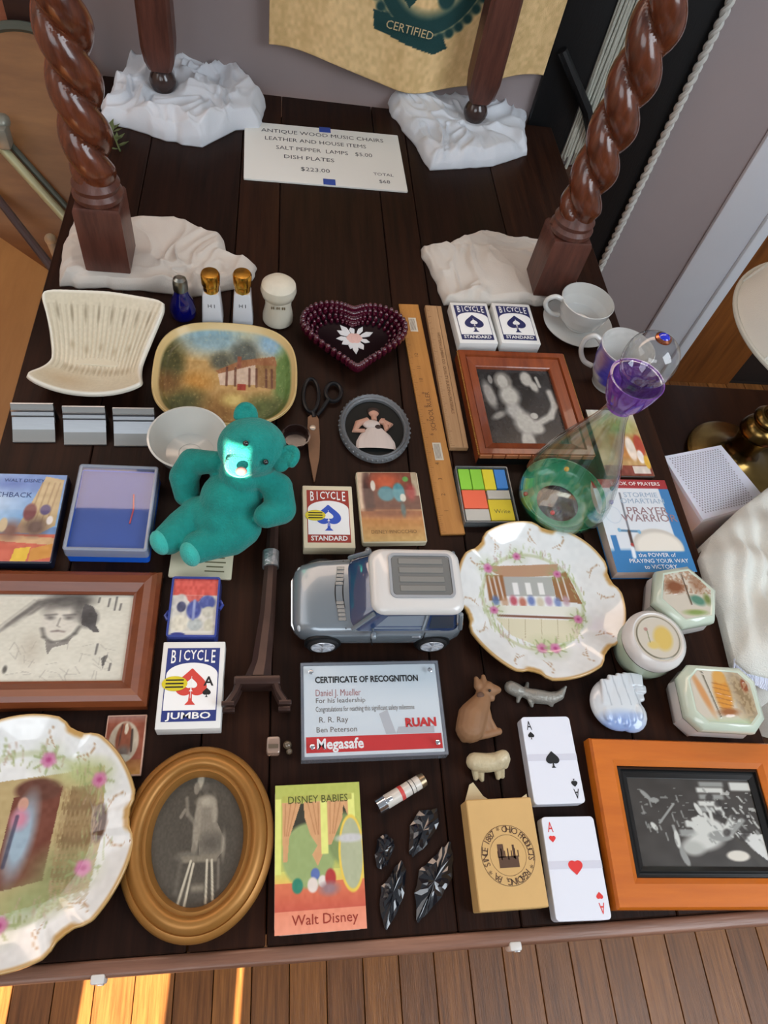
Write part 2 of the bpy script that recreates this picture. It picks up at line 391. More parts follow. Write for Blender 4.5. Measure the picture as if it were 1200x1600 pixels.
for sx, sy in ((-.41, -.66), (.41, -.66), (-.41, .68), (.41, .68)):
    bm = B(); box(bm, (sx, sy, .353), (.06, .06, .706), bev=.003); obj('leg', bm, TW[1], tb)

# ------------------------------------------------------------ cloths under the stand legs
LINEN = mat('white cotton', (216, 220, 226), .85, bump=.3, bscale=900, sheen=.2)
LINEN2 = mat('cream cotton', (200, 192, 182), .85, bump=.3, bscale=900, sheen=.2)
def cloth(name, px, hmax, label, m, seed, flat=None, z0=TZ):
    P = [at(u, v, z0 + .004) for u, v in px]; c = sum(P, Vector()) / len(P)
    n = 220; seg = []
    for i in range(len(P)):
        a, b = P[i], P[(i + 1) % len(P)]; k = max(2, int(round(n * (b - a).length / sum((P[j] - P[(j + 1) % len(P)]).length for j in range(len(P))))))
        for t in range(k): seg.append(a.lerp(b, t / k))
    n = len(seg); R = 64; V = []; ca = random.Random(seed)
    X = np.array([[c.x + (s.x - c.x) * (r / R), c.y + (s.y - c.y) * (r / R), r / R] for r in range(1, R + 1) for s in seg])
    x, y, r = X.T
    w = vnoise(x * 14, y * 14, seed) * 2 - 1; w2 = vnoise(x * 14 + 40, y * 14, seed + 3) * 2 - 1
    rid = 1 - abs(vnoise(x * 17 + w * 1.2, y * 13 + w2 * 1.2, seed + 1) * 2 - 1)
    rid2 = 1 - abs(vnoise(x * 45 + w * 2.5, y * 28 + w2 * 2.5, seed + 2) * 2 - 1)
    z = hmax * (.38 + .42 * rid ** 1.3 + .20 * rid2 ** 3)
    if flat:
        for fx, fy, fr, fh in flat:
            d = np.sqrt((x - fx) ** 2 + (y - fy) ** 2); k = np.clip(1.6 - d / fr, 0, 1); z = z * (1 - k) + fh * k
    z = z * np.clip((1 - r) * 9, 0, 1) ** .5 + .003
    nz = (vnoise(x * 60, y * 60, seed + 9) - .5) * .006 * r
    verts = [(c.x, c.y, z0 + float(z[0]))] + [(float(a + e), float(b + e), z0 + float(q)) for a, b, q, e in zip(x, y, z, nz)]
    F = [(0, 1 + i, 1 + (i + 1) % n) for i in range(n)]
    for k in range(R - 1):
        for i in range(n): F.append((1 + k * n + i, 1 + (k + 1) * n + i, 1 + (k + 1) * n + (i + 1) % n, 1 + k * n + (i + 1) % n))
    base = len(verts); verts += [(v[0], v[1], z0 + .0004) for v in verts[1 + (R - 1) * n:]]
    for i in range(n): F.append((1 + (R - 1) * n + i, base + i, base + (i + 1) % n, 1 + (R - 1) * n + (i + 1) % n))
    F.append(tuple(base + i for i in range(n))[::-1])
    me = bpy.data.meshes.new(name); me.from_pydata(verts, [], F)
    return tag(obj(name, me, m, ang=180), label, 'cloth', 'cloths under the stand legs' if z0 == TZ else None)
LG = [(-.214, 1.405), (.392, 1.425), (-.243, .915), (.452, .935)]
cloth('crumpled_cloth', [(160, 165), (190, 130), (205, 95), (250, 82), (300, 88), (370, 120), (416, 165), (405, 200), (370, 200), (315, 228), (260, 218), (200, 198), (157, 190)], .045, 'crumpled white cloth under the rear left leg of the stand', LINEN, 1, [(LG[0][0], LG[0][1], .03, .016)])
cloth('crumpled_cloth', [(605, 160), (622, 135), (700, 120), (780, 118), (825, 165), (820, 200), (824, 240), (770, 258), (672, 264), (640, 215), (612, 180)], .035, 'folded white cloth under the rear right leg of the stand', LINEN, 5, [(LG[1][0], LG[1][1], .03, .016)])
cloth('crumpled_cloth', [(92, 445), (98, 390), (112, 350), (200, 352), (275, 348), (350, 378), (352, 405), (402, 418), (390, 445), (300, 462), (190, 450)], .028, 'cream white cloth under the front left barley twist leg', LINEN2, 9, [(LG[2][0], LG[2][1], .05, .014)])
cloth('crumpled_cloth', [(656, 390), (700, 382), (745, 370), (780, 378), (862, 380), (905, 450), (850, 475), (695, 474), (680, 440)], .024, 'white cloth under the front right barley twist leg', LINEN2, 14, [(LG[3][0], LG[3][1], .05, .014)])

# ------------------------------------------------------------ barley-twist stand on the table
MAHO = wood('mahogany', (112, 58, 34), (64, 31, 20), .24, 9, 2, 8, coat=.35, bump=.1)
MAHD = wood('dark mahogany', (104, 62, 50), (66, 38, 31), .38, 9, 2, 8, bump=.2)
st = T('barley_twist_stand', 'dark carved wooden stand with barley twist front legs set on white cloths', 'table', (.1, 1.17, TZ))
LZ = .0165
for i, (lx, ly) in enumerate(LG):
    x, y = lx - .1, ly - 1.17
    bm = B()
    if i >= 2:
        s = .0315
        sq = lambda w, z: [Vector((x + sx * w, y + sy * w, z)) for sx, sy in ((1, 1), (-1, 1), (-1, -1), (1, -1))]
        skin(bm, [sq(s * .93, LZ), sq(s, LZ + .004), sq(s, .116), sq(s * .93, .121)])
        l = obj('leg', bm, MAHD, st, ang=30)
        bm = B(); lathe(bm, [(.026, .118), (.033, .124), (.034, .131), (.030, .137), (.032, .144), (.027, .152), (.024, .158)], 32, (x, y)); obj('collar', bm, MAHD, l)
        bm = B(); loops = []
        for z in np.linspace(.150, .52, 150):
            pz = -(z - .15) / .126 * 2 * PI; e = min(1, (z - .148) / .02)
            loops.append([Vector((x + (r_ := .0268 + .0074 * e * (abs(math.cos(a - pz)) ** .7 * 2 - 1.1)) * math.cos(a), y + r_ * math.sin(a), z)) for a in [2 * PI * j / 40 for j in range(40)]])
        skin(bm, loops); obj('barley_twist', bm, MAHO, l, ang=180, label='polished spiral turned section')
        bm = B(); box(bm, (x, y, .535), (.06, .06, .03)); obj('top_block', bm, MAHD, l)
    else:
        ch = lambda w, z, k=.25: [Vector((x + a * w, y + b * w, z)) for a, b in ((1, k), (k, 1), (-k, 1), (-1, k), (-1, -k), (-k, -1), (k, -1), (1, -k))]
        skin(bm, [ch(.020, .058, .7), ch(.026, .074, .75), ch(.029, .10, .78), ch(.029, .20, .78), ch(.026, .55, .8)])
        l = obj('leg', bm, MAHD, st, ang=30)
        bm = B(); lathe(bm, [(.010, LZ - .001), (.018, LZ + .002), (.023, .028), (.0245, .036), (.021, .046), (.016, .053), (.019, .062)], 28, (x, y)); obj('ball_foot', bm, mat('dark polish', (58, 42, 38), .2, coat=.4), l)
for nm_, c_, s_ in (('front_rail', (0, -.245, .565), (.72, .03, .05)), ('back_rail', (-.01, .24, .565), (.64, .03, .05)), ('side_rail', (-.335, 0, .565), (.03, .48, .05)), ('side_rail', (.335, 0, .565), (.03, .50, .05))):
    bm = B(); box(bm, c_, s_, bev=.004); obj(nm_, bm, MAHD, st)

# ------------------------------------------------------------ handwritten price card
loc, w, l, rz = quad((386, 193), (624, 208), (633, 296), (377, 281), .004)
cs = T('price_card', 'white handwritten card with blue tape at top and bottom lying behind the rulers', 'sign', loc, rz)
bm = B(); slab(bm, w, l, .002, .0006, .004, .0004); obj('card', bm, mat('white board', (228, 228, 222), .6), cs)
letters([(('ANTIQUE WOOD MUSIC CHAIRS', .0165, 0, l * .36, .0042), dict(sx=.95)), (('LEATHER AND HOUSE ITEMS', .0165, -.015, l * .22, .0042), dict(sx=.9)), (('SALT PEPPER  LAMPS   $5.00', .0165, 0, l * .07, .0042), dict(sx=.9)),
         (('DISH PLATES', .0165, -.03, -l * .08, .0042)), (('$223.00', .0165, -.02, -l * .27, .0042)), (('TOTAL', .012, w * .36, -l * .25, .0042)), (('$68', .014, w * .36, -l * .37, .0042))], ink('pen', (60, 62, 72)), cs)
for yy in (l * .47, -l * .45):
    bm = B(); box(bm, (.004, yy, .0042), (.022, .017, .0008), bev=.0002); obj('tape', bm, mat('blue tape', (46, 74, 158), .6), cs)

# ------------------------------------------------------------ ribbed ceramic tray (left)
tc_ = at(152, 530, TZ + .02)
rt = T('ribbed_ceramic_tray', 'cream ribbed ceramic tray with waisted sides beside the blue bottle', 'tray', (tc_.x, tc_.y, TZ), -.04)
TOPX = [at(u, v, TZ + .045) for u, v in ((60, 462), (264, 458))]; MIDX = [at(80, 560, TZ + .02), at(219, 565, TZ + .02)]; BOTX = [at(40, 594, TZ + .03), at(230, 606, TZ + .03)]
def trayf(zoff):
    def f(U, V):
        U, V = .5 + (U - .5) * (1 - .06 * np.abs(2 * V - 1) ** 12), .5 + (V - .5) * (1 - .06 * np.abs(2 * U - 1) ** 10)
        s = V
        def ip(a, b, c): return np.interp(s, [0, .62, 1], [a, b, c])
        # smooth waist
        t = s; k0 = np.clip(1 - t / .62, 0, 1); k1 = np.clip((t - .62) / .38, 0, 1)
        xl = MIDX[0].x + (TOPX[0].x - MIDX[0].x) * k0 ** 1.5 + (BOTX[0].x - MIDX[0].x) * k1 ** 1.6
        xr = MIDX[1].x + (TOPX[1].x - MIDX[1].x) * k0 ** 1.5 + (BOTX[1].x - MIDX[1].x) * k1 ** 1.6
        x = xl + (xr - xl) * U
        yt = TOPX[0].y; yb = BOTX[0].y
        y = yt + (yb - yt) * V + .017 * np.sin(np.clip(U, 0, 1) * PI) * (1 - V) ** 3 - .015 * np.sin(np.clip(U, 0, 1) * PI) * V ** 3
        z = TZ + .004 + .042 * k0 ** 1.6 + .026 * k1 ** 1.7 + .012 * np.abs(2 * U - 1) ** 3
        rib = np.sin(U * PI * 44) * .0007 * np.clip((1 - abs(V - .4) * 2.2), 0, 1)
        dots = 0
        return x - tc_.x, y - tc_.y, z + rib - TZ + zoff
    return f
me, U, V = gridmesh('bowl', 260, 180, trayf(0)); p = Pic(U, V, (205, 196, 172)); p.noise(60, 5, 1)
p.mix((np.sin(U * PI * 44) < -.3) * (V > .10) * (V < .72) * .25, (150, 136, 110))
for i in range(8): p.ell(.10 + i * .115, .16, .012, .06, (120, 108, 86), a=.55, soft=.6)
for i in range(5): p.ell(.2 + i * .15, .42 + .03 * (i % 2), .02, .03, (140, 122, 92), a=.45, soft=.8)
for i in range(12): p.ell(.15 + i * .065, .66, .02, .035, (132, 112, 84), a=.4, soft=.8)
p.ell(.25, .84, .2, .09, (176, 150, 112), a=.5, soft=.8)
p.mix(np.clip((np.maximum(abs(U - .5) * 2, abs(V - .5) * 2) - .955) * 40, 0, 1), (224, 219, 204)); p.to(me)
o = obj('bowl', me, colmat('cream glaze', .35, coat=.3), rt, ang=180); md = o.modifiers.new('s', 'SOLIDIFY'); md.thickness = .006; md.offset = -1
bm = B(); slab(bm, .07, .03, .012, .0, .006, .001, (0, -.02)); obj('foot', bm, mat('cream glaze foot', (205, 196, 172), .4), rt)

# ------------------------------------------------------------ bottle, shakers
p0 = at(287, 492, TZ)
bo = T('cobalt_bottle', 'small cobalt blue bottle with silver cap beside the white shakers', 'bottle', (p0.x, p0.y, TZ))
bm = B(); lathe(bm, [(.012, 0), (.017, .001), (.019, .006), (.019, .016), (.015, .030), (.0105, .040), (.009, .050)], 32); obj('glass_body', bm, mat('cobalt glass', (8, 10, 84), .05, coat=1, spec=.8), bo)
bm = B(); lathe(bm, [(.0105, .048), (.0105, .060), (.009, .066), (.005, .069)], 24); obj('cap', bm, mat('dull silver', (150, 150, 142), .3, metal=1), bo)
for i, (u, v) in enumerate(((333, 497), (380, 497))):
    p0 = at(u, v, TZ)
    s = T('shaker', ['white square shaker with gold top next to the cobalt bottle', 'white square shaker with gold top next to the cream mushroom shaker'][i], 'shaker', (p0.x, p0.y, TZ), group='gold topped shakers')
    bm = B(); skin(bm, [rrect(a, a, .003, 3, z) for a, z in ((.028, 0), (.030, .001), (.024, .050), (.021, .053))]); obj('body', bm, mat('white porcelain', (208, 210, 214), .2, coat=.5), s)
    bm = B(); lathe(bm, [(.0108, .051), (.0114, .061), (.0108, .063), (.0130, .065), (.0134, .080), (.0118, .083), (.004, .084)], 28); obj('top', bm, GOLD, s)
    letters([(('HI', .009, 0, 0), dict(space=1.5, M3=Matrix.Translation((0, -.0131, .034)) @ Matrix.Rotation(PI / 2 - .06, 4, 'X')))], BLACKINK, s)
p0 = at(434, 500, TZ)
s = T('mushroom_shaker', 'cream ceramic shaker with a wide domed top behind the painted platter', 'shaker', (p0.x, p0.y, TZ))
CRZ = mat('cream ceramic', (212, 205, 186), .35, vary=.08, vscale=80, stretch=(1, 1, .2), coat=.2)
bm = B(); lathe(bm, [(.018, 0), (.0225, .003), (.0225, .012), (.019, .030), (.0195, .046)], 36); obj('body', bm, CRZ, s)
bm = B(); lathe(bm, [(.0195, .045), (.0235, .049), (.026, .058), (.0245, .067), (.018, .073), (.007, .075)], 36); obj('domed_top', bm, CRZ, s)
bm = B()
for k in range(3):
    for j in (-1, 1): ball(bm, ((k - 1) * .008 + j * .0014, -.0195, .040), .001, (1, 1, 2.6))
obj('pores', bm, mat('brown pore', (110, 92, 66), .6), s)

# ------------------------------------------------------------ painted platter
c0 = at(353, 577, TZ + .02)
pl = T('painted_platter', 'rounded rectangular platter painted with a country cottage scene behind the white bowl', 'platter', (c0.x, c0.y, TZ))
RXp = (at(466, 577, TZ + .02) - at(240, 577, TZ + .02)).length / 2; RYp = (at(353, 498, TZ + .02) - at(353, 655, TZ + .02)).length / 2
NR, NS = 110, 240
def polar(fz, rx, ry, pw=2.0, scal=None, nr=NR, ns=NS):
    ve = []; uv = []
    for i in range(nr + 1):
        r = i / nr
        for k in range(ns):
            a = 2 * PI * k / ns; ca, sa = math.cos(a), math.sin(a)
            e = (abs(ca) ** pw + abs(sa) ** pw) ** (-1 / pw) if pw != 2 else 1
            if scal: e *= 1 + (scal(a) - 1) * r ** 2
            x, y = rx * r * e * ca, ry * r * e * sa
            ve.append((x, y, fz(r, a))); uv.append((r, a, x, y))
    F = [(i * ns + k, (i + 1) * ns + k, (i + 1) * ns + (k + 1) % ns, i * ns + (k + 1) % ns) for i in range(nr) for k in range(ns)]
    me = bpy.data.meshes.new('disc'); me.from_pydata(ve, [], F); return me, np.array(uv)
me, uv = polar(lambda r, a: .004 + .016 * max(0, (r - .84) / .16) ** 1.5 - (.003 * max(0, (r - .985) / .015)), RXp, RYp, 2.9)
U = uv[:, 2] / RXp / 2 + .5; V = .5 - uv[:, 3] / RYp / 2
p = Pic(U, V, (178, 148, 100)); p.gradv(0, .35, (196, 180, 140), (190, 160, 110))
p.ell(.38, .12, .24, .16, (142, 168, 176), soft=.5); p.ell(.83, .14, .14, .14, (142, 172, 190), soft=.5)
p.ell(.62, .26, .10, .14, (96, 104, 100), soft=.3); p.ell(.46, .34, .08, .09, (92, 96, 86), soft=.4)
p.ell(.10, .40, .10, .22, (82, 82, 52), soft=.4); p.ell(.93, .5, .10, .33, (104, 132, 78), soft=.3)
p.poly([(.42, .44), (.60, .32), (.84, .26), (.86, .36), (.72, .42), (.46, .48)], (150, 108, 78)); p.poly([(.44, .47), (.70, .36), (.72, .56), (.46, .58)], (196, 176, 158)); p.poly([(.70, .36), (.85, .36), (.85, .60), (.72, .58)], (146, 116, 80))
for x in (.5, .56, .66, .71, .78, .82): p.line([(x, .40), (x + .004, .58)], .008, (96, 62, 52), .8)
p.rect(.57, .28, .60, .40, (140, 92, 74)); p.rect(.58, .56, .64, .62, (150, 62, 50)); p.ell(.3, .56, .10, .09, (176, 128, 62), soft=.6, a=.7)
p.ell(.22, .78, .16, .14, (78, 82, 48), soft=.5); p.ell(.8, .80, .18, .13, (88, 100, 56), soft=.5); p.ell(.08, .58, .1, .1, (120, 92, 58), soft=.6)
p.ell(.50, .84, .16, .16, (140, 108, 62), soft=.5); p.ell(.56, .72, .08, .06, (190, 170, 110), soft=.5)
p.noise(40, 8, 4, 2.2); p.noise(20, 8, 5, 1.5); p.speck(70, .86, (206, 188, 140), .25, 6, sx=1.4)
rr = uv[:, 0]; p.mix(np.clip((rr - .90) * 30, 0, 1), (206, 178, 122)); p.to(me)
p.c = np.clip((p.c - 128) * 1.15 + 116, 0, 255) * (np.clip((rr - .90) * 30, 0, 1)[:, None] < .5) + p.c * (np.clip((rr - .90) * 30, 0, 1)[:, None] >= .5)
me.color_attributes.remove(me.color_attributes['Col']); p.to(me)
o = obj('dish', me, colmat('satin painted glaze', .38, coat=.12), pl, ang=180); md = o.modifiers.new('s', 'SOLIDIFY'); md.thickness = .004; md.offset = -1

# ------------------------------------------------------------ white bowl
c0 = at(295, 690, TZ + .03)
wb = T('white_bowl', 'plain white porcelain bowl beside the teal teddy bear', 'bowl', (c0.x, c0.y, TZ))
bm = B(); R = .0485
lathe(bm, [(.020, 0), (.024, .0005), (.026, .004), (.040, .016), (R, .038), (R + .001, .040), (R - .0015, .0405), (.041, .022), (.030, .0085), (.012, .0065), (.0001, .006)], 64, cap1=False); obj('basin', bm, mat('ivory porcelain', (206, 205, 198), .18, coat=.6), wb)
bm = B(); V = lathe(bm, [(.0135, .0065), (.0142, .0076), (.0149, .0066)], 40, cap0=False, cap1=False); obj('well_ring', bm, mat('ivory porcelain', (0, 0, 0)), wb)

# ------------------------------------------------------------ three aluminium card holders
ALU = mat('brushed aluminium', (196, 200, 204), .3, metal=1, vary=.12, vscale=40, stretch=(1, 30, 30)); ALUS = mat('satin aluminium', (150, 152, 150), .5, metal=.6)
lab = ['leftmost of the three aluminium card holders in front of the ribbed tray', 'middle one of the three aluminium card holders', 'aluminium card holder nearest to the white bowl']
for i, (u0, u1, v) in enumerate(((20, 86, 690), (100, 166, 694), (178, 242, 696))):
    a = at(u0, v, TZ); b = at(u1, v, TZ)
    ah = T('card_holder', lab[i], 'card holder', ((a.x + b.x) / 2, (a.y + b.y) / 2 + .016, TZ), math.atan2(b.y - a.y, b.x - a.x), group='aluminium card holders')
    ww = (b - a).length / 2
    def ext(pts, t=.0012):
        bm = B(); P = []
        for k, (y, z) in enumerate(pts):
            q0 = Vector(pts[max(k - 1, 0)]); q1 = Vector(pts[min(k + 1, len(pts) - 1)]); d = (q1 - q0).normalized(); n = Vector((-d.y, d.x)) * t
            P.append(((y - n.x, z - n.y), (y + n.x, z + n.y)))
        ring = [q[0] for q in P] + [q[1] for q in P[::-1]]
        skin(bm, [[Vector((-ww, y, z)) for y, z in ring], [Vector((ww, y, z)) for y, z in ring]]); return bm
    obj('base_plate', ext([(-.018, .0012), (-.016, .0016), (-.004, .010)]), ALUS, ah)
    obj('front_lip', ext([(-.0045, .0098), (.008, .019), (.0085, .022), (.012, .0245), (.0125, .028)]), ALU, ah)
    obj('back_plate', ext([(.004, .013), (.011, .022), (.018, .033)]), ALUS, ah); obj('stand', ext([(.018, .033), (.020, .016), (.022, .0012)]), ALU, ah)

# ------------------------------------------------------------ heart shaped ruby dish
c0 = at(553, 530, TZ + .01)
hd = T('heart_dish', 'ruby glass heart shaped dish with hobnail rim and white flower', 'dish', (c0.x, c0.y, TZ))
def heart(a, k=1):
    x = 16 * (.72 * math.sin(a) ** 3 + .28 * math.sin(a)); y = 13 * math.cos(a) - 3.0 * math.cos(2 * a) - 1.0 * math.cos(3 * a) - .5 * math.cos(4 * a)
    return Vector((x / 16 * .078 * k, (y + 1) / 16 * .080 * k, 0))
RUBY = mat('ruby glass', (86, 10, 38), .05, trans=.3, ior=1.5, coat=1); RUBYD = mat('ruby glass base', (20, 5, 13), .35, spec=.1)
n = 96; lp = []
for k, z in ((.1, .002), (.60, .002), (.80, .006), (.95, .020), (1.0, .024), (1.01, .021), (.97, .015), (.84, .003), (.60, 0), (.1, 0)):
    lp.append([heart(2 * PI * i / n, k) + Vector((0, 0, z)) for i in range(n)])
bm = B(); skin(bm, lp); obj('basin', bm, RUBYD, hd)
for row, (k, z, r, m_) in enumerate(((.99, .0235, .0058, 58), (.90, .017, .0052, 50), (.81, .010, .0046, 42), (.72, .006, .0036, 38))):
    bm = B()
    for i in range(m_):
        q = heart(2 * PI * (i + .5 * (row % 2)) / m_, k); ball(bm, (q.x, q.y, z), r, (.8, .8, 1.5), u=10, v=8)
    obj('hobnail_row', bm, RUBY, hd, kind='stuff')
bm = B(); PET = []
for i, (a, r0, r1, w_) in enumerate(((150, .006, .030, .0085), (100, .006, .026, .007), (128, .006, .034, .008), (62, .006, .030, .0065), (28, .006, .033, .0085), (185, .006, .028, .0075), (215, .004, .024, .009), (252, .004, .024, .0085), (272, .004, .033, .0075), (300, .004, .026, .009), (345, .006, .024, .007))):
    a = math.radians(a); d_ = Vector((math.cos(a), math.sin(a), 0)); n_ = Vector((-d_.y, d_.x, 0)); o_ = Vector((.002, .009, 0))
    prism(bm, [(o_ + d_ * r + n_ * q_)[:2] for r, q_ in ((r0, 0), (r0 + (r1 - r0) * .35, -w_ * .42), (r0 + (r1 - r0) * .65, -w_ * .6), (r1, 0), (r0 + (r1 - r0) * .65, w_ * .6), (r0 + (r1 - r0) * .35, w_ * .42))], .0023 + i * .00003, .0030 + i * .00005)
obj('white_petals', bm, mat('white enamel', (214, 216, 218), .5), hd, label='white painted flower petals', kind='stuff')
bm = B()
for i in range(6):
    a = 2 * PI * i / 6; ball(bm, (.002 + .006 * math.cos(a), .009 + .005 * math.sin(a), .0032), .0065, (1, 1, .1), u=12, v=6)
ball(bm, (.002, .009, .0038), .005, (1, 1, .12)); obj('pink_rose', bm, mat('pink enamel', (214, 176, 168), .4), hd, label='pink rose centre')

# ------------------------------------------------------------ scissors in leather sheath
BP = mat('black plastic', (20, 20, 22), .3)
ss = T('scissors', 'black handled scissors with blades in a brown leather sheath left of the oval figurine plaque', 'scissors', at(490, 670, TZ))
q = lambda u, v, z=.004: at(u, v, TZ + z) - ss.location
def oval(cu, cv, ru, rv, z, n=28): return [q(cu + ru * math.cos(2 * PI * k / n), cv + rv * math.sin(2 * PI * k / n), z) for k in range(n + 1)]
bm = B(); tube(bm, oval(486, 618, 12, 26, .006), .0028, 8, False); obj('handle_ring', bm, BP, ss)
bm = B(); tube(bm, oval(521, 613, 12, 14, .006), .0032, 8, False); obj('handle_ring', bm, BP, ss)
bm = B(); tube(bm, [q(513, 625, .006), q(503, 640, .006), q(495, 650, .005)], .003, 8); tube(bm, [q(489, 644, .006), q(491, 652, .005)], .003, 8); obj('shank', bm, BP, ss)
bm = B(); O = [(481, 652), (487, 648), (495, 650), (498, 656), (500, 690), (499, 715), (492, 752), (490, 752), (483, 715), (480, 680)]
prism(bm, [(q(*a).x, q(*a).y) for a in O][::-1], .001, .0055, .001); obj('sheath', bm, mat('brown leather', (124, 88, 62), .6, vary=.2, vscale=60), ss)
bm = B(); lathe(bm, [(.0042, .0056), (.0042, .007), (.002, .0078)], 18, (q(488.5, 670).x, q(488.5, 670).y)); obj('snap', bm, mat('snap', (210, 198, 180), .3, metal=.6), ss)
# small dark glass dish by the bear's ear
p0 = at(462, 690, TZ)
gd = T('smoked_glass_dish', 'small smoked glass faceted dish behind the ear of the teal bear', 'dish', (p0.x, p0.y, TZ))
bm = B(); lathe(bm, [(.012, 0), (.017, .001), (.0195, .014), (.0175, .014), (.014, .004), (.0001, .004)], 12, cap1=False); obj('basin', bm, pane('smoked glass', (190, 170, 165), .05, 1.5, .25, (60, 44, 40)), gd, ang=10)

# ------------------------------------------------------------ oval resin plaque with figure
c0 = at(586, 665, TZ + .01)
op = T('oval_plaque', 'oval grey pewter framed plaque of a woman in a white dress right of the scissors', 'plaque', (c0.x, c0.y, TZ))
rx = (at(530, 665, TZ + .01) - at(641, 665, TZ + .01)).length / 2; ry = (at(586, 614, TZ + .01) - at(586, 718, TZ + .01)).length / 2
bm = B(); skin(bm, [circ(rx * a, z, 56, ry=ry * b) for a, b, z in ((.97, .97, 0), (1, 1, .003), (.98, .98, .009), (.94, .94, .0115), (.90, .90, .009), (.87, .87, .010), (.83, .83, .008), (.82, .82, .003), (.82, .82, 0))], ring=True); obj('frame', bm, mat('pewter', (112, 114, 116), .5, metal=.3, bump=.5, bscale=300), op)
bm = B()
for i in range(44):
    a = 2 * PI * i / 44; ball(bm, (rx * .98 * math.cos(a), ry * .98 * math.sin(a), .007), .0022, u=8, v=6)
obj('beading', bm, mat('pewter', (0, 0, 0)), op, kind='stuff')
bm = B(); skin(bm, [circ(rx * .83, z, 40, ry=ry * .83) for z in (.001, .004)]); obj('ground', bm, mat('slate ground', (24, 26, 25), .5, spec=.2), op)
SKN = mat('figurine skin', (186, 140, 118), .5); DRS = mat('figurine dress', (206, 190, 180), .5, vary=.12, vscale=60, stretch=(3, .3, 1))
bm = B(); ball(bm, (0, .022, .006), .0055, (1, 1.25, .6)); tube(bm, [(0, .018, .006), (0, .010, .006)], .0028)
tube(bm, [(-.006, .010, .006), (-.016, .005, .006), (-.020, -.006, .006), (-.010, -.006, .007)], [.004, .004, .0034, .0026]); tube(bm, [(.006, .010, .006), (.016, .004, .006), (.012, -.004, .007), (.009, .012, .007)], [.004, .0034, .003, .002]); obj('figure', bm, SKN, op).scale = (1.4, 1.22, 1)
bm = B(); ball(bm, (-.003, .004, .006), .008, (1.1, .8, .6)); skin(bm, [[Vector((w_ * math.cos(a) * (1 + .05 * math.cos(a * 12)), y_, .005 + .0042 * abs(math.sin(a)))) for a in np.linspace(0, PI, 40)] for w_, y_ in ((.008, -.002), (.014, -.010), (.018, -.020), (.019, -.031))], closed=False); obj('dress', bm, DRS, op, ang=60).scale = (1.4, 1.22, 1)
bm = B(); ball(bm, (0, .0235, .0062), .0062, (1, .9, .5)); ball(bm, (.003, -.001, .009), .003, (1, 1, .5)); obj('hair', bm, mat('dark hair', (52, 36, 30), .6), op).scale = (1.4, 1.22, 1)

# ------------------------------------------------------------ rulers
RU = [wood('ruler maple', (186, 130, 66), (164, 110, 52), .4, 6, 1, 16), wood('ruler beech', (182, 144, 104), (162, 124, 86), .45, 6, 1, 16)]
for i, (Q, h, lb, nm) in enumerate(((((633, 476), (663, 475), (715, 834), (677, 835)), .004, 'long yellow wooden ruler with two white labels, left of the pair', 'long'), (((667, 477), (692, 478), (729, 699), (700, 699)), .008, 'shorter pale wooden ruler with printed lettering, right of the pair', 'short'))):
    loc, w, l, rz = quad(*Q, h)
    r = T('wooden_ruler', lb, 'ruler', loc, rz)
    bm = B(); box(bm, (0, 0, h / 2), (w, l, h), bev=.0006, seg=1); obj('stick', bm, RU[i], r)
    bm = B()
    for k in range(int(l / .0032)):
        y = -l / 2 + .003 + k * .0032; t = .006 if k % 8 == 0 else (.004 if k % 4 == 0 else .0025); box(bm, (-w / 2 + .001 + t / 2, y, h + .00012), (t, .00035, .0001))
    obj('tick_marks', bm, ink('brown', (96, 62, 34)), r, kind='stuff')
    if i == 0:
        for yy in (l * .39, -l * .19):
            bm = B(); box(bm, (.001, yy, h + .0003), (.012, .030, .0004)); lbp = obj('label', bm, mat('paper label', (206, 196, 178), .6), r)
            bm = B()
            for k in range(5): box(bm, (-.003 + k * .0017, yy, h + .0006), (.0007, .025, .0001))
            obj('label_print', bm, ink('grey', (120, 112, 104)), lbp)
        letters([(('SCHOOL RULER', .010, .002, -l * .02, h + .0002), dict(rz=PI / 2))] + [((str(k), .008, -.003, -l / 2 + .0254 * k + .01, h + .0002), dict(rz=PI / 2)) for k in range(1, 13) if .0254 * k + .02 < l], ink('brown', (96, 62, 34)), r)
    else:
        letters([(('WESTERN LUMBER CO.  QUALITY BUILDING MATERIALS', .0065, 0, 0, h + .0002), dict(rz=-PI / 2))], ink('brown', (96, 62, 34)), r)
        bm = B(); box(bm, (w * .22, 0, h + .0001), (.0006, l, .0002)); obj('groove', bm, ink('brown', (96, 62, 34)), r)

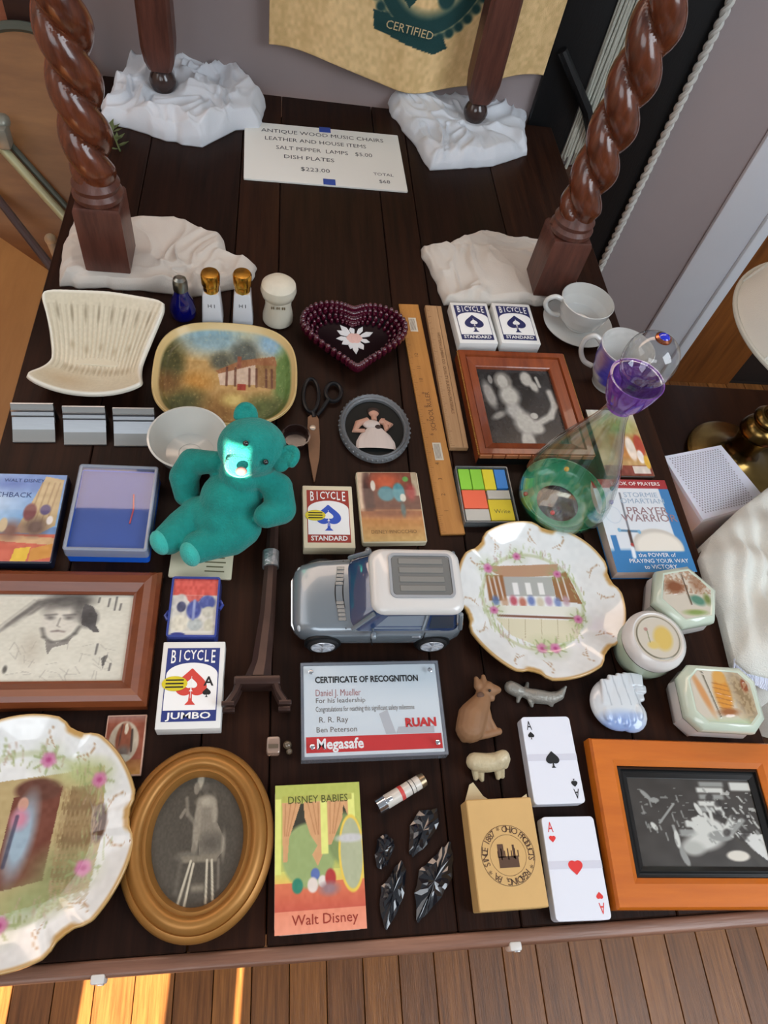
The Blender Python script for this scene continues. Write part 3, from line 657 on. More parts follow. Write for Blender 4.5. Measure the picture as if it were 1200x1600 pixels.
# ------------------------------------------------------------ playing card boxes
def spade(bm, s, x, y, z, kind='spade', sx=1):
    P = []
    if kind == 'heart':
        for i in range(48):
            q_ = heart(2 * PI * i / 48); P.append((x + q_.x / .156 * s * sx, y + q_.y / .15 * s))
        bm.faces.new([bm.verts.new((a, b, z)) for a, b in P]); return
    for i in range(48):
        q_ = heart(2 * PI * i / 48); P.append((x - q_.x / .156 * s * sx, y - q_.y / .15 * s + s * .05))
    bm.faces.new([bm.verts.new((a, b, z)) for a, b in P])
    bm.faces.new([bm.verts.new((x + a * s * sx, y + b * s, z + .00003)) for a, b in ((-.04, -.2), (.04, -.2), (.06, -.5), (.17, -.62), (-.17, -.62), (-.06, -.5))])
def cardbox(Q, h, label, border, spcol, top, bottom, sticker=False, corner=False, group=None, line2=None, tone=None):
    loc, w, l, rz = quad(*Q, h)
    t = T('card_box', label, 'card box', loc, rz, group)
    bm = B(); box(bm, (0, 0, h / 2), (w, l, h), bev=.0012, seg=2); obj('carton', bm, tone or WHITE, t)
    iw, il = w * .84, l * .84; z = h + .00025
    bm = B(); box(bm, (0, 0, z), (iw, il, .0003)); obj('printed_border', bm, border, t)
    bm = B(); a = .965
    P = [(-iw / 2 * a, -il * .355), (iw / 2 * a, -il * .355), (iw / 2 * a, il * .12)] + [(iw / 2 * a * math.cos(q_), il * .12 + il * .17 * math.sin(q_)) for q_ in np.linspace(0, PI, 20)][1:-1] + [(-iw / 2 * a, il * .12)]
    prism(bm, P, z + .0001, z + .0004); obj('printed_panel', bm, WHITEINK, t)
    bm = B(); spade(bm, l * .36, 0, -il * .02, z + .0006, sx=.95); obj('spade_emblem', bm, spcol, t)
    bm = B(); spade(bm, l * .13, 0, -il * .01, z + .0008); tube(bm, [(0, -il * .2, z + .0008), (0, il * .1, z + .0008)], .0003, 4); obj('spade_ornament', bm, WHITEINK, t)
    # arched title: letters fanned along the arch
    bm = B(); n_ = len(top)
    for i, chh in enumerate(top):
        f = (i + .5) / n_ * 2 - 1; hh = il * (.18 + .10 * abs(f)); 
        text(bm, chh, hh, f * iw * .44, il * .40 - (hh - il * .17) * .35, z + .0006, sx=iw / n_ / hh * 1.25, bold=.0002)
    text(bm, bottom, il * .12, 0, -il * .43, z + .0006, sx=iw * .8 / (len(bottom) * il * .12 * .62), bold=.0002); obj('lettering', bm, WHITEINK, t, ang=0)
    if line2: letters([((line2, l * .035, 0, -il * .31, z + .0006), {})], border, t, 'small_print')
    if sticker:
        bm = B(); skin(bm, [circ(w * .2, z_, 24, (-w * .26, -l * .0), ry=l * .085) for z_ in (z + .0008, z + .0012)]); st_ = obj('sticker', bm, mat('yellow seal', (214, 196, 40), .4), t)
        bm = B()
        for k in range(3): box(bm, (-w * .26, (k - 1) * l * .04, z + .0013), (w * .28, l * .016, .0001))
        obj('sticker_print', bm, BLACKINK, st_)
    if corner:
        bm = B(); text(bm, 'A', l * .15, w * .27, l * .02, z + .0007, bold=.0003); spade(bm, l * .09, w * .25, -l * .10, z + .0007); obj('corner_index', bm, BLACKINK, t, ang=0)
    return t
REDB = ink('brick red', (156, 52, 42)); NAVY = ink('navy', (38, 44, 92))
cardbox(((256, 1003), (352, 1002), (345, 1138), (241, 1140)), .020, 'white and blue card box with red spade and yellow seal above the oval frame', BLUEINK, ink('spade red', (206, 66, 56)), 'BICYCLE', 'JUMBO', True, True)
cardbox(((474, 759), (551, 759), (554, 855), (473, 857)), .017, 'red card box with blue spade and yellow seal behind the toy car', REDB, ink('spade blue', (44, 84, 186)), 'BICYCLE', 'STANDARD', True, tone=CREAM)
cardbox(((707, 473), (762, 473), (776, 534), (715, 538)), .019, 'blue and white card box left of its twin behind the small framed photo', NAVY, NAVY, 'BICYCLE', 'STANDARD', group='blue card boxes')
cardbox(((772, 474), (829, 475), (842, 535), (781, 538)), .019, 'blue and white card box right of its twin beside the teacup saucer', NAVY, NAVY, 'BICYCLE', 'STANDARD', group='blue card boxes')

# ------------------------------------------------------------ decks of aces
for i, (Q, lb, kd, m_) in enumerate(((((813, 1120), (888, 1120), (916, 1255), (836, 1257)), 'deck of cards with the ace of spades on top', 'spade', BLACKINK), (((846, 1276), (925, 1276), (958, 1437), (869, 1440)), 'deck of cards with the ace of hearts on top', 'heart', ink('heart red', (214, 50, 46))))):
    loc, w, l, rz = quad(*Q, .015); t = T('card_deck', lb, 'card deck', loc, rz, group='decks in clear wrap')
    bm = B(); slab(bm, w, l, .004, 0, .0142, .0006); obj('card_stack', bm, mat('card edges', (206, 210, 220), .4, bump=.3, bscale=900, stretch=(.05, .05, 1)), t)
    bm = B(); slab(bm, w, l, .004, .0144, .0150, .0002); obj('top_card', bm, mat('card face', (222, 226, 236), .25, coat=.4), t)
    bm = B(); box(bm, (0, l * .02, .0152), (w, l * .075, .0002)); obj('wrap_band', bm, mat('wrap band', (206, 208, 220), .15), t)
    bm = B(); spade(bm, .015, 0, 0, .0155, kd); z = .0153
    for s_ in (1, -1):
        M3 = Matrix.Rotation(0 if s_ > 0 else PI, 4, 'Z')
        text(bm, 'A', .014, -w * .36, l * .39, z, sx=.62, M3=M3)
        b2 = B(); spade(b2, .007, -w * .35, l * .28, z, kd); b2.transform(M3); me_ = bpy.data.meshes.new('x'); b2.to_mesh(me_); b2.free(); bm.from_mesh(me_)
    obj('card_pips', bm, m_, t, ang=0)

# ------------------------------------------------------------ red, white and blue card case and paper slip
loc, w, l, rz = quad((270, 852), (366, 857), (361, 904), (262, 902), .003)
t = T('paper_card', 'cream printed card lying under the foot of the teal bear', 'card', loc, rz)
bm = B(); slab(bm, w, l, .002, 0, .003, .0003); obj('sheet', bm, mat('cream slip', (214, 206, 178), .6), t)
bm = B()
for k in range(5): box(bm, (w * .22, l * .3 - k * .006, .0032), (w * .36 * (.7 + .3 * ((k * 37) % 5) / 5), .0016, .0002))
obj('print_lines', bm, ink('olive', (110, 104, 78)), t)
loc, w, l, rz = quad((269, 900), (347, 900), (338, 996), (257, 996), .019)
t = T('plastic_card_case', 'clear blue plastic case of red and white cards between bear and jumbo box', 'card case', loc, rz)
def d(p):
    p.rect(0, 0, 1, .30, (206, 84, 74)); p.poly([(.25, .3), (.7, .3), (.55, .45), (.45, .48)], (196, 92, 84)); p.ell(.2, .4, .14, .12, (196, 190, 184)); p.ell(.22, .5, .1, .09, (70, 74, 104)); p.ell(.5, .55, .16, .16, (70, 82, 150)); p.ell(.78, .42, .18, .12, (74, 86, 150)); p.ell(.82, .58, .14, .09, (188, 184, 170)); p.ell(.2, .78, .2, .14, (214, 208, 190)); p.ell(.55, .8, .16, .1, (176, 182, 180)); p.ell(.85, .82, .1, .12, (200, 196, 176)); p.line([(.5, .4), (.5, .7)], .03, (140, 150, 190)); p.noise(18, 14, 2); p.rect(0, .9, 1, 1, (214, 210, 200)); p.ell(.2, .96, .15, .03, (50, 60, 140))
picture('printed_insert', w * .9, l * .95, .0165, (204, 200, 190), d, PRINT, t)
bm = B(); slab(bm, w * .94, l * .97, .003, 0, .016); obj('card_stack', bm, mat('blue card stack', (46, 60, 150), .4), t)
bm = B(); frame(bm, w, l, [(0, 0), (.0008, .019), (.003, .019), (.003, 0)], r=.004); obj('case_rim', bm, mat('blue clear plastic', (84, 100, 190), .1, trans=.5), t)
for sx, y in ((-1, -.12), (1, .06)):
    bm = B(); tube(bm, [(sx * w * .5, l * (y - .07), .012), (sx * (w * .5 + .003), l * y, .012), (sx * w * .5, l * (y + .07), .012)], .002, 8); obj('clasp', bm, mat('blue clear plastic', (0, 0, 0)), t)

# ------------------------------------------------------------ blue box with clear lid
loc, w, l, rz = quad((125, 725), (247, 728), (232, 864), (95, 858), .030)
t = T('blue_lidded_box', 'blue plastic box with clear lid holding a red mark, right of the picture case', 'box', loc, rz)
bm = B(); slab(bm, w * .98, l * .98, .004, 0, .022, .002); obj('tray', bm, mat('blue plastic', (30, 98, 214), .3, coat=.2), t)
bm = B(); box(bm, (0, 0, .0225), (w * .9, l * .9, .001)); obj('blue_cards', bm, mat('blue card backs', (50, 88, 170), .45, vary=.2, vscale=9), t)
bm = B(); tube(bm, [(w * .22, l * .18, .0238), (w * .245, 0, .0238), (w * .225, -l * .16, .0238)], .0009, 6); obj('red_elastic', bm, ink('elastic red', (206, 80, 84)), t)
bm = B(); frame(bm, w, l, [(0, .016), (.0006, .030), (.002, .0308), (.0045, .0300), (.0045, .029), (.0018, .028), (.0015, .016)], r=.004); obj('lid_rim', bm, pane('frosted acrylic', (236, 240, 244), .15, 1.45, .45, (186, 194, 204)), t)
bm = B(); box(bm, (0, 0, .0285), (w - .008, l - .008, .0012)); obj('lid_pane', bm, ACRYL, t)

# ------------------------------------------------------------ picture cases and books
def case(name, label, cat, Q, h, spine, draw, bgc, m=PRINT, inset=.0, z0=TZ):
    loc, w, l, rz = quad(*Q, h, z0); t = T(name, label, cat, loc, rz)
    bm = B(); slab(bm, w, l, .003, 0, h - .0006, .0008); obj('body', bm, spine, t)
    picture('cover', w - .003 - inset, l - .003 - inset, h, bgc, draw, m, t); return t, w, l
def d(p):
    p.gradv(0, .62, (96, 140, 196), (120, 170, 214)); p.ell(.18, .3, .3, .3, (206, 220, 232), soft=.9, a=.9); p.ell(.5, .12, .3, .08, (70, 110, 180), soft=.9)
    p.rect(0, .7, 1, 1, (196, 96, 74)); p.poly([(0, .68), (1, .74), (1, .82), (0, .74)], (202, 164, 120)); p.poly([(.80, .02), (.98, .06), (.98, .6), (.84, .7), (.62, .68), (.70, .4)], (186, 164, 122))
    for x in (.78, .84, .9, .95): p.line([(x, .1), (x - .06, .6)], .008, (146, 118, 82), .6)
    p.ell(.72, .45, .06, .1, (112, 52, 60)); p.ell(.86, .42, .05, .06, (72, 62, 110)); p.ell(.58, .66, .1, .1, (120, 84, 74), soft=.6); p.ell(.8, .62, .1, .1, (92, 70, 62), soft=.5); p.ell(.92, .54, .03, .05, (226, 220, 214)); p.ell(.5, .6, .04, .08, (196, 176, 140)); p.ell(.2, .56, .03, .05, (110, 50, 110)); p.poly([(.66, .86), (.8, .84), (.78, 1), (.64, 1)], (222, 184, 60)); p.poly([(.8, .86), (1, .8), (1, .95), (.8, 1)], (200, 140, 60)); p.noise(20, 8, 3)
t, w, l = case('picture_case', 'film case with blue sky and tan tower on its cover at the left edge', 'case', ((-62, 735), (108, 743), (79, 879), (-100, 879)), .015, mat('dark case', (24, 28, 44), .35), d, (100, 140, 190))
letters([(('WALT DISNEY', .007, w * .1, l * .41, .0153), {}), (('HUNCHBACK', .010, -w * .06, l * .24, .0153), {})], ink('title', (60, 80, 130)), t)
def d(p):
    p.gradv(0, .55, (120, 58, 40), (86, 46, 34)); p.poly([(0, 0), (.22, 0), (.1, .35), (.08, .62), (0, .62)], (206, 178, 150)); p.ell(.15, .35, .09, .38, (60, 28, 26), soft=.3); p.ell(.45, .14, .24, .12, (186, 84, 50), soft=.5); p.rect(.9, 0, 1, .35, (186, 180, 150), a=.8)
    p.gradv(.58, 1, (176, 108, 54), (204, 168, 104)); p.ell(.5, .6, .5, .06, (128, 72, 40), soft=.6); p.ell(.45, .32, .14, .11, (66, 130, 140)); p.ell(.66, .3, .10, .14, (70, 140, 150)); p.ell(.86, .3, .08, .12, (150, 50, 50), soft=.4); p.ell(.8, .1, .05, .04, (90, 150, 70)); p.ell(.72, .38, .05, .06, (206, 206, 190)); p.ell(.7, .55, .04, .1, (70, 96, 96), soft=.4); p.ell(.24, .2, .04, .08, (214, 206, 190)); p.noise(22, 9, 5)
t, w, l = case('picture_case', 'film case with warm brown stage scene behind the silver toy car', 'case', ((558, 737), (652, 737), (667, 845), (565, 850)), .010, CREAM, d, (190, 150, 100))
letters([(('DISNEY PINOCCHIO', .0075, 0, -l * .36, .0103), dict(sx=.85))], ink('bronze', (130, 100, 60)), t)
def d(p):
    p.gradv(0, .3, (206, 206, 196), (186, 160, 110)); p.ell(.6, .25, .3, .15, (150, 160, 90), soft=.6); p.rect(.3, .4, 1, .75, (176, 120, 60), soft=.05); p.ell(.7, .6, .1, .18, (226, 214, 200)); p.ell(.9, .55, .1, .16, (176, 70, 52)); p.ell(.85, .72, .07, .1, (230, 226, 220)); p.rect(0, .85, 1, 1, (120, 52, 42)); p.rect(.6, .86, .95, .97, (214, 206, 196)); p.ell(.95, .8, .06, .1, (214, 170, 60)); p.noise(16, 14, 3)
case('picture_case', 'film case with yellow and red cover seen behind the glass decanter', 'case', ((917, 640), (989, 640), (1022, 743), (944, 746)), .014, mat('brown case', (54, 34, 24), .4), d, (180, 150, 100))
# children's book with curtains
def d(p):
    p.gradv(0, .72, (176, 184, 92), (186, 190, 104)); p.gradv(.6, .68, (206, 208, 110), (224, 190, 96)); p.gradv(.68, .86, (214, 118, 82), (196, 92, 72)); p.gradv(.86, 1, (226, 142, 112), (232, 152, 124))
    p.rect(.1, .14, .9, .45, (58, 56, 44)); p.ell(.38, .50, .30, .22, (150, 168, 110), soft=.06); p.ell(.80, .40, .2, .18, (126, 144, 92), soft=.1)
    cu = (206, 158, 112)
    p.poly([(.08, .13), (.3, .13), (.24, .24), (.16, .38), (.14, .54), (.09, .54)], cu); p.poly([(.33, .13), (.54, .13), (.54, .5), (.48, .58), (.42, .5), (.48, .44), (.4, .36), (.34, .24)], cu); p.poly([(.60, .13), (.80, .13), (.78, .26), (.7, .36), (.64, .44), (.6, .44)], cu); p.poly([(.78, .13), (.88, .13), (.88, .3)], cu)
    for x0, x1 in ((.12, .11), (.18, .13), (.24, .15), (.38, .46), (.44, .49), (.5, .5), (.64, .63), (.70, .66), (.76, .68)): p.line([(x0, .14), (x1, .36)], .006, (176, 122, 84), .7)
    for x in (.535, .86): p.rect(x - .01, .08, x + .07, .5, (222, 226, 130))
    p.rect(.0, .1, .07, .62, (218, 222, 124)); p.rect(.08, .08, .9, .125, (176, 178, 88))
    p.ell(.87, .50, .15, .265, (226, 196, 84), soft=.03); p.ell(.87, .50, .125, .24, (172, 178, 146), soft=.03); p.ell(.86, .40, .16, .03, (196, 196, 196), soft=.3)
    p.ell(.25, .70, .06, .05, (52, 128, 104)); p.ell(.45, .63, .05, .04, (92, 112, 170)); p.ell(.42, .70, .06, .05, (222, 210, 200)); p.ell(.53, .68, .05, .04, (222, 214, 206)); p.ell(.62, .66, .06, .06, (176, 62, 58)); p.ell(.6, .73, .1, .04, (150, 120, 124), soft=.5); p.noise(30, 4, 7)
loc, w, l, rz = quad((430, 1228), (560, 1221), (575, 1452), (429, 1461), .016)
t = T('picture_book', 'childrens picture book with green and coral cover showing curtained windows and a mirror', 'book', loc, rz)
bm = B(); slab(bm, w, l, .006, 0, .0145, .0008); obj('pages', bm, mat('book pages', (220, 196, 184), .6, bump=.4, bscale=500, stretch=(.02, .02, 1)), t)
me, U, V = gridmesh('cover', 150, 230, lambda U, V: ((U - .5) * w * (1), (.5 - V) * l, U * 0 + .0152)); p = Pic(U, V, (200, 200, 100)); d(p); p.to(me)
o = obj('cover', me, PRINT, t, ang=0)
letters([(('DISNEY BABIES', .010, 0, l * .385, .0156), dict(sx=.9)), ], ink('dark olive', (84, 88, 40)), t)
letters([(('Walt Disney', .012, .004, -l * .42, .0156), {})], ink('rust', (150, 52, 36)), t)

# prayer book
loc, w, l, rz = quad((926, 750), (1041, 748), (1086, 891), (963, 896), .020)
t = T('paperback_book', 'blue and white paperback with red top band and sword on cover beside the white box', 'book', loc, rz)
bm = B(); slab(bm, w * .985, l * .985, .001, .001, .0185, .0005); obj('pages', bm, mat('book pages', (0, 0, 0)), t)
bm = B(); slab(bm, w, l, .001, 0, .0012, .0003); obj('back_cover', bm, mat('blue cover', (52, 116, 172), .35), t)
def d(p):
    p.rect(.0, .10, .86, .62, (214, 220, 226)); p.rect(-1, -1, 2, .105, (158, 38, 46)); p.poly([(0, .12), (0, .8), (.04, .8), (.06, .4), (.04, .12)], (214, 220, 226)); p.rect(.12, .1, .87, .78, (214, 219, 224)); p.rect(-1, .78, 2, 1.1, (50, 120, 176), soft=.03); p.ell(.62, .74, .32, .19, (196, 190, 180), soft=.04); p.ell(.63, .75, .29, .16, (226, 220, 208), soft=.1); p.rect(-1, .79, 2, 1.1, (50, 120, 176), soft=.01); p.line([(.33, .16), (.30, .62)], .012, (112, 116, 124)); p.line([(.18, .57), (.42, .58)], .012, (90, 130, 160)); p.ell(.18, .565, .022, .022, (120, 170, 200)); p.ell(.43, .585, .022, .022, (120, 170, 200)); p.line([(.30, .58), (.29, .76)], .018, (72, 54, 48)); p.ell(.29, .72, .02, .02, (160, 50, 44)); p.line([(.28, .76), (.27, .84)], .025, (226, 232, 238)); p.ring(.16, .4, .1, .09, .04, (180, 196, 210), .7)
picture('cover', w, l, .0192, (54, 120, 176), d, PRINT, t)
letters([(('BOOK OF PRAYERS', .0085, w * .08, l * .45, .0196), {}), (('the POWER of', .0085, w * .06, -l * .33, .0196), {}), (('PRAYING YOUR WAY', .0085, w * .06, -l * .39, .0196), {}), (('to VICTORY', .0085, w * .06, -l * .45, .0196), {})], WHITEINK, t)
letters([(('PRAYER', .0165, w * .12, l * .14, .0196), dict(sx=1.05)), (('WARRIOR', .0165, w * .12, l * .06, .0196), dict(sx=1.05))], ink('grey red', (150, 120, 124)), t, 'title')
letters([(('STORMIE', .0115, w * .1, l * .32, .0196), dict(sx=1.1)), (('OMARTIAN', .0115, w * .1, l * .25, .0196), dict(sx=1.1))], ink('pale blue', (160, 182, 200)), t, 'author')

# ------------------------------------------------------------ framed pictures
def pframe(label, Q, h, fw, m, draw, bgc, inner=None, pm=MATTE, prof=None, iw=None):
    loc, w, l, rz = quad(*Q, h); t = T('framed_picture', label, 'picture frame', loc, rz)
    bm = B(); frame(bm, w, l, prof(fw, h) if prof else [(0, 0), (0, h * .8), (.002, h), (fw * .8, h * .92), (fw, h * .7), (fw, 0)]); obj('moulding', bm, m, t, ang=20)
    if inner:
        iw_, im = inner; bm = B()
        frame(bm, w - 2 * fw, l - 2 * fw, [(0, 0), (0, h * .62), (iw_ * .3, h * .72), (iw_ * .4, h * .55), (iw_ * .6, h * .62), (iw_, h * .45), (iw_, 0)]); obj('inner_moulding', bm, im, t, ang=20); fw += iw_
    bm = B(); box(bm, (0, 0, h * .2), (w - 2 * fw + .004, l - 2 * fw + .004, h * .3)); obj('backing', bm, mat('backing', (30, 28, 26), .7), t)
    picture('photo', w - 2 * fw, l - 2 * fw, h * .37, bgc, draw, pm, t); return t, w, l
PH = colmat('glazed photo', .25, coat=.5)
ORW = wood('orange pine', (204, 112, 30), (180, 92, 20), .35, 4, 0, 8, coat=.2, bump=.05); BRW = wood('brown walnut', (126, 66, 34), (104, 50, 24), .35, 5, 0, 8, coat=.2, bump=.08)
def d(p):
    p.noise(10, 6, 1); w_ = (196, 198, 192); g = (140, 142, 138)
    # a drummer's kit of pale shapes: cylinders, discs and hands
    for k, (x, y, rx, ry) in enumerate(((.68, .06, .1, .03), (.66, .13, .11, .03), (.66, .21, .1, .03), (.62, .29, .08, .03), (.60, .36, .06, .03), (.47, .53, .07, .035), (.43, .63, .09, .04), (.92, .08, .09, .05))): p.rect(x - rx, y - ry, x + rx, y + ry, w_ if k % 2 else g, soft=.012)
    p.ell(.58, .58, .12, .12, w_, 30); p.ell(.52, .72, .16, .10, w_, -20, .3); p.ell(.42, .80, .09, .08, (170, 172, 166), soft=.3); p.ell(.66, .66, .1, .06, g); p.ell(.52, .48, .06, .04, w_)
    p.line([(.70, .62), (.80, .45)], .03, w_); p.line([(.74, .64), (.86, .48)], .025, g); p.ell(.70, .36, .03, .07, w_, -20); p.ell(.53, .36, .02, .08, w_, -15); p.line([(.2, .52), (.34, .3)], .010, g); p.ell(.13, .2, .02, .07, g, -30); p.ell(.19, .26, .04, .03, g); p.ell(.15, .56, .02, .05, w_, -20); p.line([(.30, .55), (.34, .95)], .012, g); p.ell(.31, .7, .02, .1, w_); p.ell(.34, .9, .025, .1, g, -12)
    p.poly([(.80, .62), (1, .64), (1, .95), (.88, .80), (.85, .72)], (200, 202, 198)); p.ell(.76, .88, .09, .06, (206, 202, 190)); p.line([(.80, .7), (.95, .98)], .028, (64, 60, 54)); rn_ = random.Random(11)
    for k in range(5): p.line([(.48 + k * .035, .60 - .02 * k), (.42 + k * .05, .50 - .03 * k)], .014, w_)
    for k in range(46): x, y = .55 + .42 * rn_.random(), .10 + .62 * rn_.random(); L_ = .02 + .05 * rn_.random(); p.line([(x, y), (x + L_ * .4, y + L_)], .005 + .006 * rn_.random(), w_ if k % 2 else g, .8)
    for k in range(14): x, y = .08 + .35 * rn_.random(), .15 + .6 * rn_.random(); p.line([(x, y), (x + .008, y + .04 + .05 * rn_.random())], .006, g, .8)
    for k in range(9): x, y = .62 + .3 * rn_.random(), .2 + .5 * rn_.random(); p.ell(x, y, .03, .045, (52, 48, 46), 20, .3, .8)
    p.speck(50, .82, w_, .7, 3, (.7, .1, 1, .6), .5); p.speck(60, .86, g, .7, 4, (.05, .1, .5, .7), .4)
pframe('bright orange wooden frame with a black and white photo of hands at the lower right', ((917, 1157), (1221, 1157), (1276, 1414), (973, 1427)), .018, .028, ORW, d, (62, 58, 54), (.011, mat('black lacquer', (16, 16, 16), .3, coat=.3)), PH)
def d(p):
    g = (176, 174, 166); p.noise(9, 8, 1)
    # hands and a pale long-haired head and shoulders
    p.ell(.34, .16, .12, .13, (120, 118, 112)); p.ell(.33, .16, .07, .09, g); p.ell(.38, .36, .13, .14, g, soft=.3); p.ell(.4, .56, .11, .10, (166, 164, 158), soft=.3); p.ell(.50, .72, .14, .16, g, -25, .3); p.ell(.48, .95, .09, .12, g, soft=.2); p.ell(.12, .35, .07, .18, (150, 148, 142), -10, .3); p.ell(.17, .14, .03, .06, (130, 128, 124)); p.ell(.18, .62, .10, .04, (140, 138, 132), -25, .4)
    p.ell(.66, .12, .08, .10, g, soft=.2); p.ell(.74, .22, .05, .08, g, -20, .3); p.line([(.8, .1), (.82, .22)], .02, g); p.ell(.64, .62, .05, .04, g); p.line([(.93, .3), (.95, .48), (.86, .62), (.66, .72)], .04, g, 1, .5); p.ell(.64, .78, .09, .07, g, soft=.3); p.noise(34, 8, 4)
def pr2(fw, h): return [(0, 0), (0, h * .9), (.001, h), (.0095, h), (.0105, h * .8), (.0115, h * .88), (fw * .95, h * .66), (fw, h * .6), (fw, 0)]
t, w, l = pframe('reddish wooden frame with beaded edge around a small photo of a pale figure', ((719, 547), (882, 551), (927, 708), (747, 712)), .022, .026, wood('red cherry', (146, 72, 34), (110, 48, 24), .3, 6, 1, 10, coat=.4), d, (40, 40, 40), None, PH, pr2)
bm = B()
for i in range(64):
    for sx in (-1, 1): ball(bm, (sx * (w / 2 + .0005), -l / 2 + (i + .5) * l / 64, .019), .0014, (1, 1.1, 1), u=6, v=4)
obj('gilt_beading', bm, mat('dull gold', (170, 124, 60), .4, metal=.4), t, kind='stuff')
for i in range(9):
    bm = B(); box(bm, (-w / 2 + (i + .5) * w / 9, -l / 2 - .0008, .017), (w / 9 - .0015, .002, .007), bev=.0004, seg=1); obj('inlay_block', bm, mat('inlay', (168, 104, 66), .4), t)
bm = B(); box(bm, (0, -l / 2 - .0006, .006), (w, .002, .012)); obj('dark_base_strip', bm, mat('black lacquer', (0, 0, 0)), t)
def d(p):
    p.noise(6, 6, 1); g = (104, 100, 96); dk = (70, 68, 66); fc = (206, 202, 190)
    rn_ = random.Random(4)
    for k in range(34):                                   # swept hair, many soft pencil strokes
        t_ = k / 33; x0, y0 = .70 - .1 * t_, .02 + .05 * rn_.random(); x1, y1 = .20 + .22 * t_ + .04 * rn_.random(), .16 + .30 * (1 - t_) + .05 * rn_.random()
        mx_, my_ = (x0 + x1) / 2 - .03, min(y0, y1) + .02 + .06 * rn_.random(); p.line([(x0, y0), (mx_, my_), (x1, y1)], .006 + .006 * rn_.random(), g if k % 3 else dk, .15, .9)
    p.ell(.70, .07, .07, .07, dk, soft=.6, a=.75); p.ell(.60, .04, .10, .06, g, soft=.7, a=.7)
    p.ell(.595, .30, .105, .235, fc, 8, .12)
    p.ell(.60, .09, .10, .075, dk, soft=.5, a=.75); p.ell(.51, .14, .04, .08, g, soft=.7, a=.6); p.ell(.69, .16, .035, .12, dk, soft=.6, a=.7)
    for x in (.535, .64): p.line([(x - .028, .245), (x + .028, .235)], .010, dk, .6, .9); p.ell(x, .275, .022, .022, (84, 80, 78), soft=.8, a=.8)
    p.line([(.592, .28), (.582, .37), (.598, .385)], .006, (140, 136, 128), .7); p.line([(.560, .435), (.59, .428), (.625, .438)], .010, (128, 116, 112), .8, .8)
    p.poly([(.715, .10), (.77, .14), (.80, .24), (.80, .36), (.83, .44), (.80, .45), (.75, .38), (.72, .36), (.71, .24)], (78, 76, 76), .9); p.ell(.755, .28, .05, .10, (64, 62, 62), soft=.4, a=.9)
    p.line([(.50, .40), (.52, .50), (.57, .56), (.64, .54), (.69, .46), (.71, .38)], .012, (88, 86, 82), .75, .9); p.poly([(.53, .53), (.60, .57), (.68, .50), (.66, .58), (.58, .62), (.56, .70), (.545, .64)], (110, 106, 102), .75)
    for k in range(40): x, y = .35 + .6 * rn_.random(), .55 + .42 * rn_.random(); a_ = rn_.uniform(-.5, 2.0); p.line([(x, y), (x + .06 * math.cos(a_), y + .09 * math.sin(a_))], .003, (150, 146, 138), .45)
    for x, y, L_ in ((.86, .04, .10), (.90, .02, .16), (.93, .10, .08), (.80, .03, .06), (.83, .58, .12), (.88, .72, .10), (.92, .80, .08)): p.line([(x, y), (x - .004, y + L_)], .006, (92, 90, 88), .8)
    p.poly([(.86, .74), (.90, .70), (.88, .86)], (80, 78, 76), .7); p.ell(.345, .86, .012, .04, (90, 88, 82), soft=.4); p.ell(.46, .63, .05, .14, (176, 168, 152), soft=.9, a=.6); p.noise(50, 5, 6)
def pr3(fw, h): return [(0, 0), (0, h * .55), (.004, h * .85), (.009, h), (fw * .6, h * .9), (fw * .9, h * .55), (fw, h * .5), (fw, 0)]
pframe('brown wooden frame around a pencil sketch of a woman at the left edge', ((-108, 882), (255, 890), (223, 1104), (-160, 1100)), .020, .028, BRW, d, (208, 206, 192), None, MATTE, pr3)
# small photo tile
loc, w, l, rz = quad((167, 1118), (230, 1116), (220, 1213), (157, 1213), .004); t = T('photo_tile', 'small brown photo tile with oval vignette touching the rim of the left plate', 'tile', loc, rz)
bm = B(); slab(bm, w, l, .001, 0, .004, .0004); obj('tile', bm, mat('pinkish tile', (196, 160, 140), .4), t)
def d(p):
    p.gradv(0, .12, (150, 110, 100), (140, 80, 60)); p.gradv(.75, 1, (140, 88, 48), (190, 140, 72)); p.ell(.48, .45, .40, .36, (178, 166, 146), soft=.04); p.ell(.48, .42, .22, .3, (128, 68, 44), soft=.1); p.ell(.52, .22, .05, .1, (200, 190, 168)); p.line([(.4, .15), (.36, .5)], .02, (84, 48, 34)); p.line([(.68, .25), (.7, .6)], .03, (60, 44, 36)); p.ell(.5, .62, .16, .1, (104, 92, 84), soft=.5); p.ell(.5, .72, .2, .06, (170, 170, 156)); p.noise(14, 10, 2)
picture('photo', w * .93, l * .95, .0042, (136, 72, 50), d, PRINT, t)
# gold oval frame
c0 = at(308, 1309, TZ + .018)
t = T('oval_gold_frame', 'large oval gilt frame with a dark photo of a seated figure on a stool', 'picture frame', (c0.x, c0.y, TZ), .0)
rx = (at(190, 1309, TZ + .018) - at(427, 1309, TZ + .018)).length / 2; ry = (at(308, 1160, TZ + .018) - at(308, 1462, TZ + .018)).length / 2
prf = [(0, 0), (.0, .004), (-.002, .010), (0, .014), (.004, .016), (.005, .0145), (.009, .020), (.014, .022), (.018, .020), (.0195, .016), (.023, .0165), (.025, .013), (.027, .009), (.028, 0)]
bm = B(); skin(bm, [circ(rx - a, z, 96, ry=ry - a) for a, z in prf], ring=True); obj('moulding', bm, mat('antique gold', (168, 118, 58), .42, metal=.45, vary=.25, vscale=8), t, ang=50)
me, uv = polar(lambda r, a: .007, rx - .026, ry - .026); U = uv[:, 2] / (rx - .026) / 2 + .5; V = .5 - uv[:, 3] / (ry - .026) / 2
p = Pic(U, V, (72, 66, 56)); p.noise(5, 5, 1); g = (124, 116, 102); lt = (160, 152, 134)
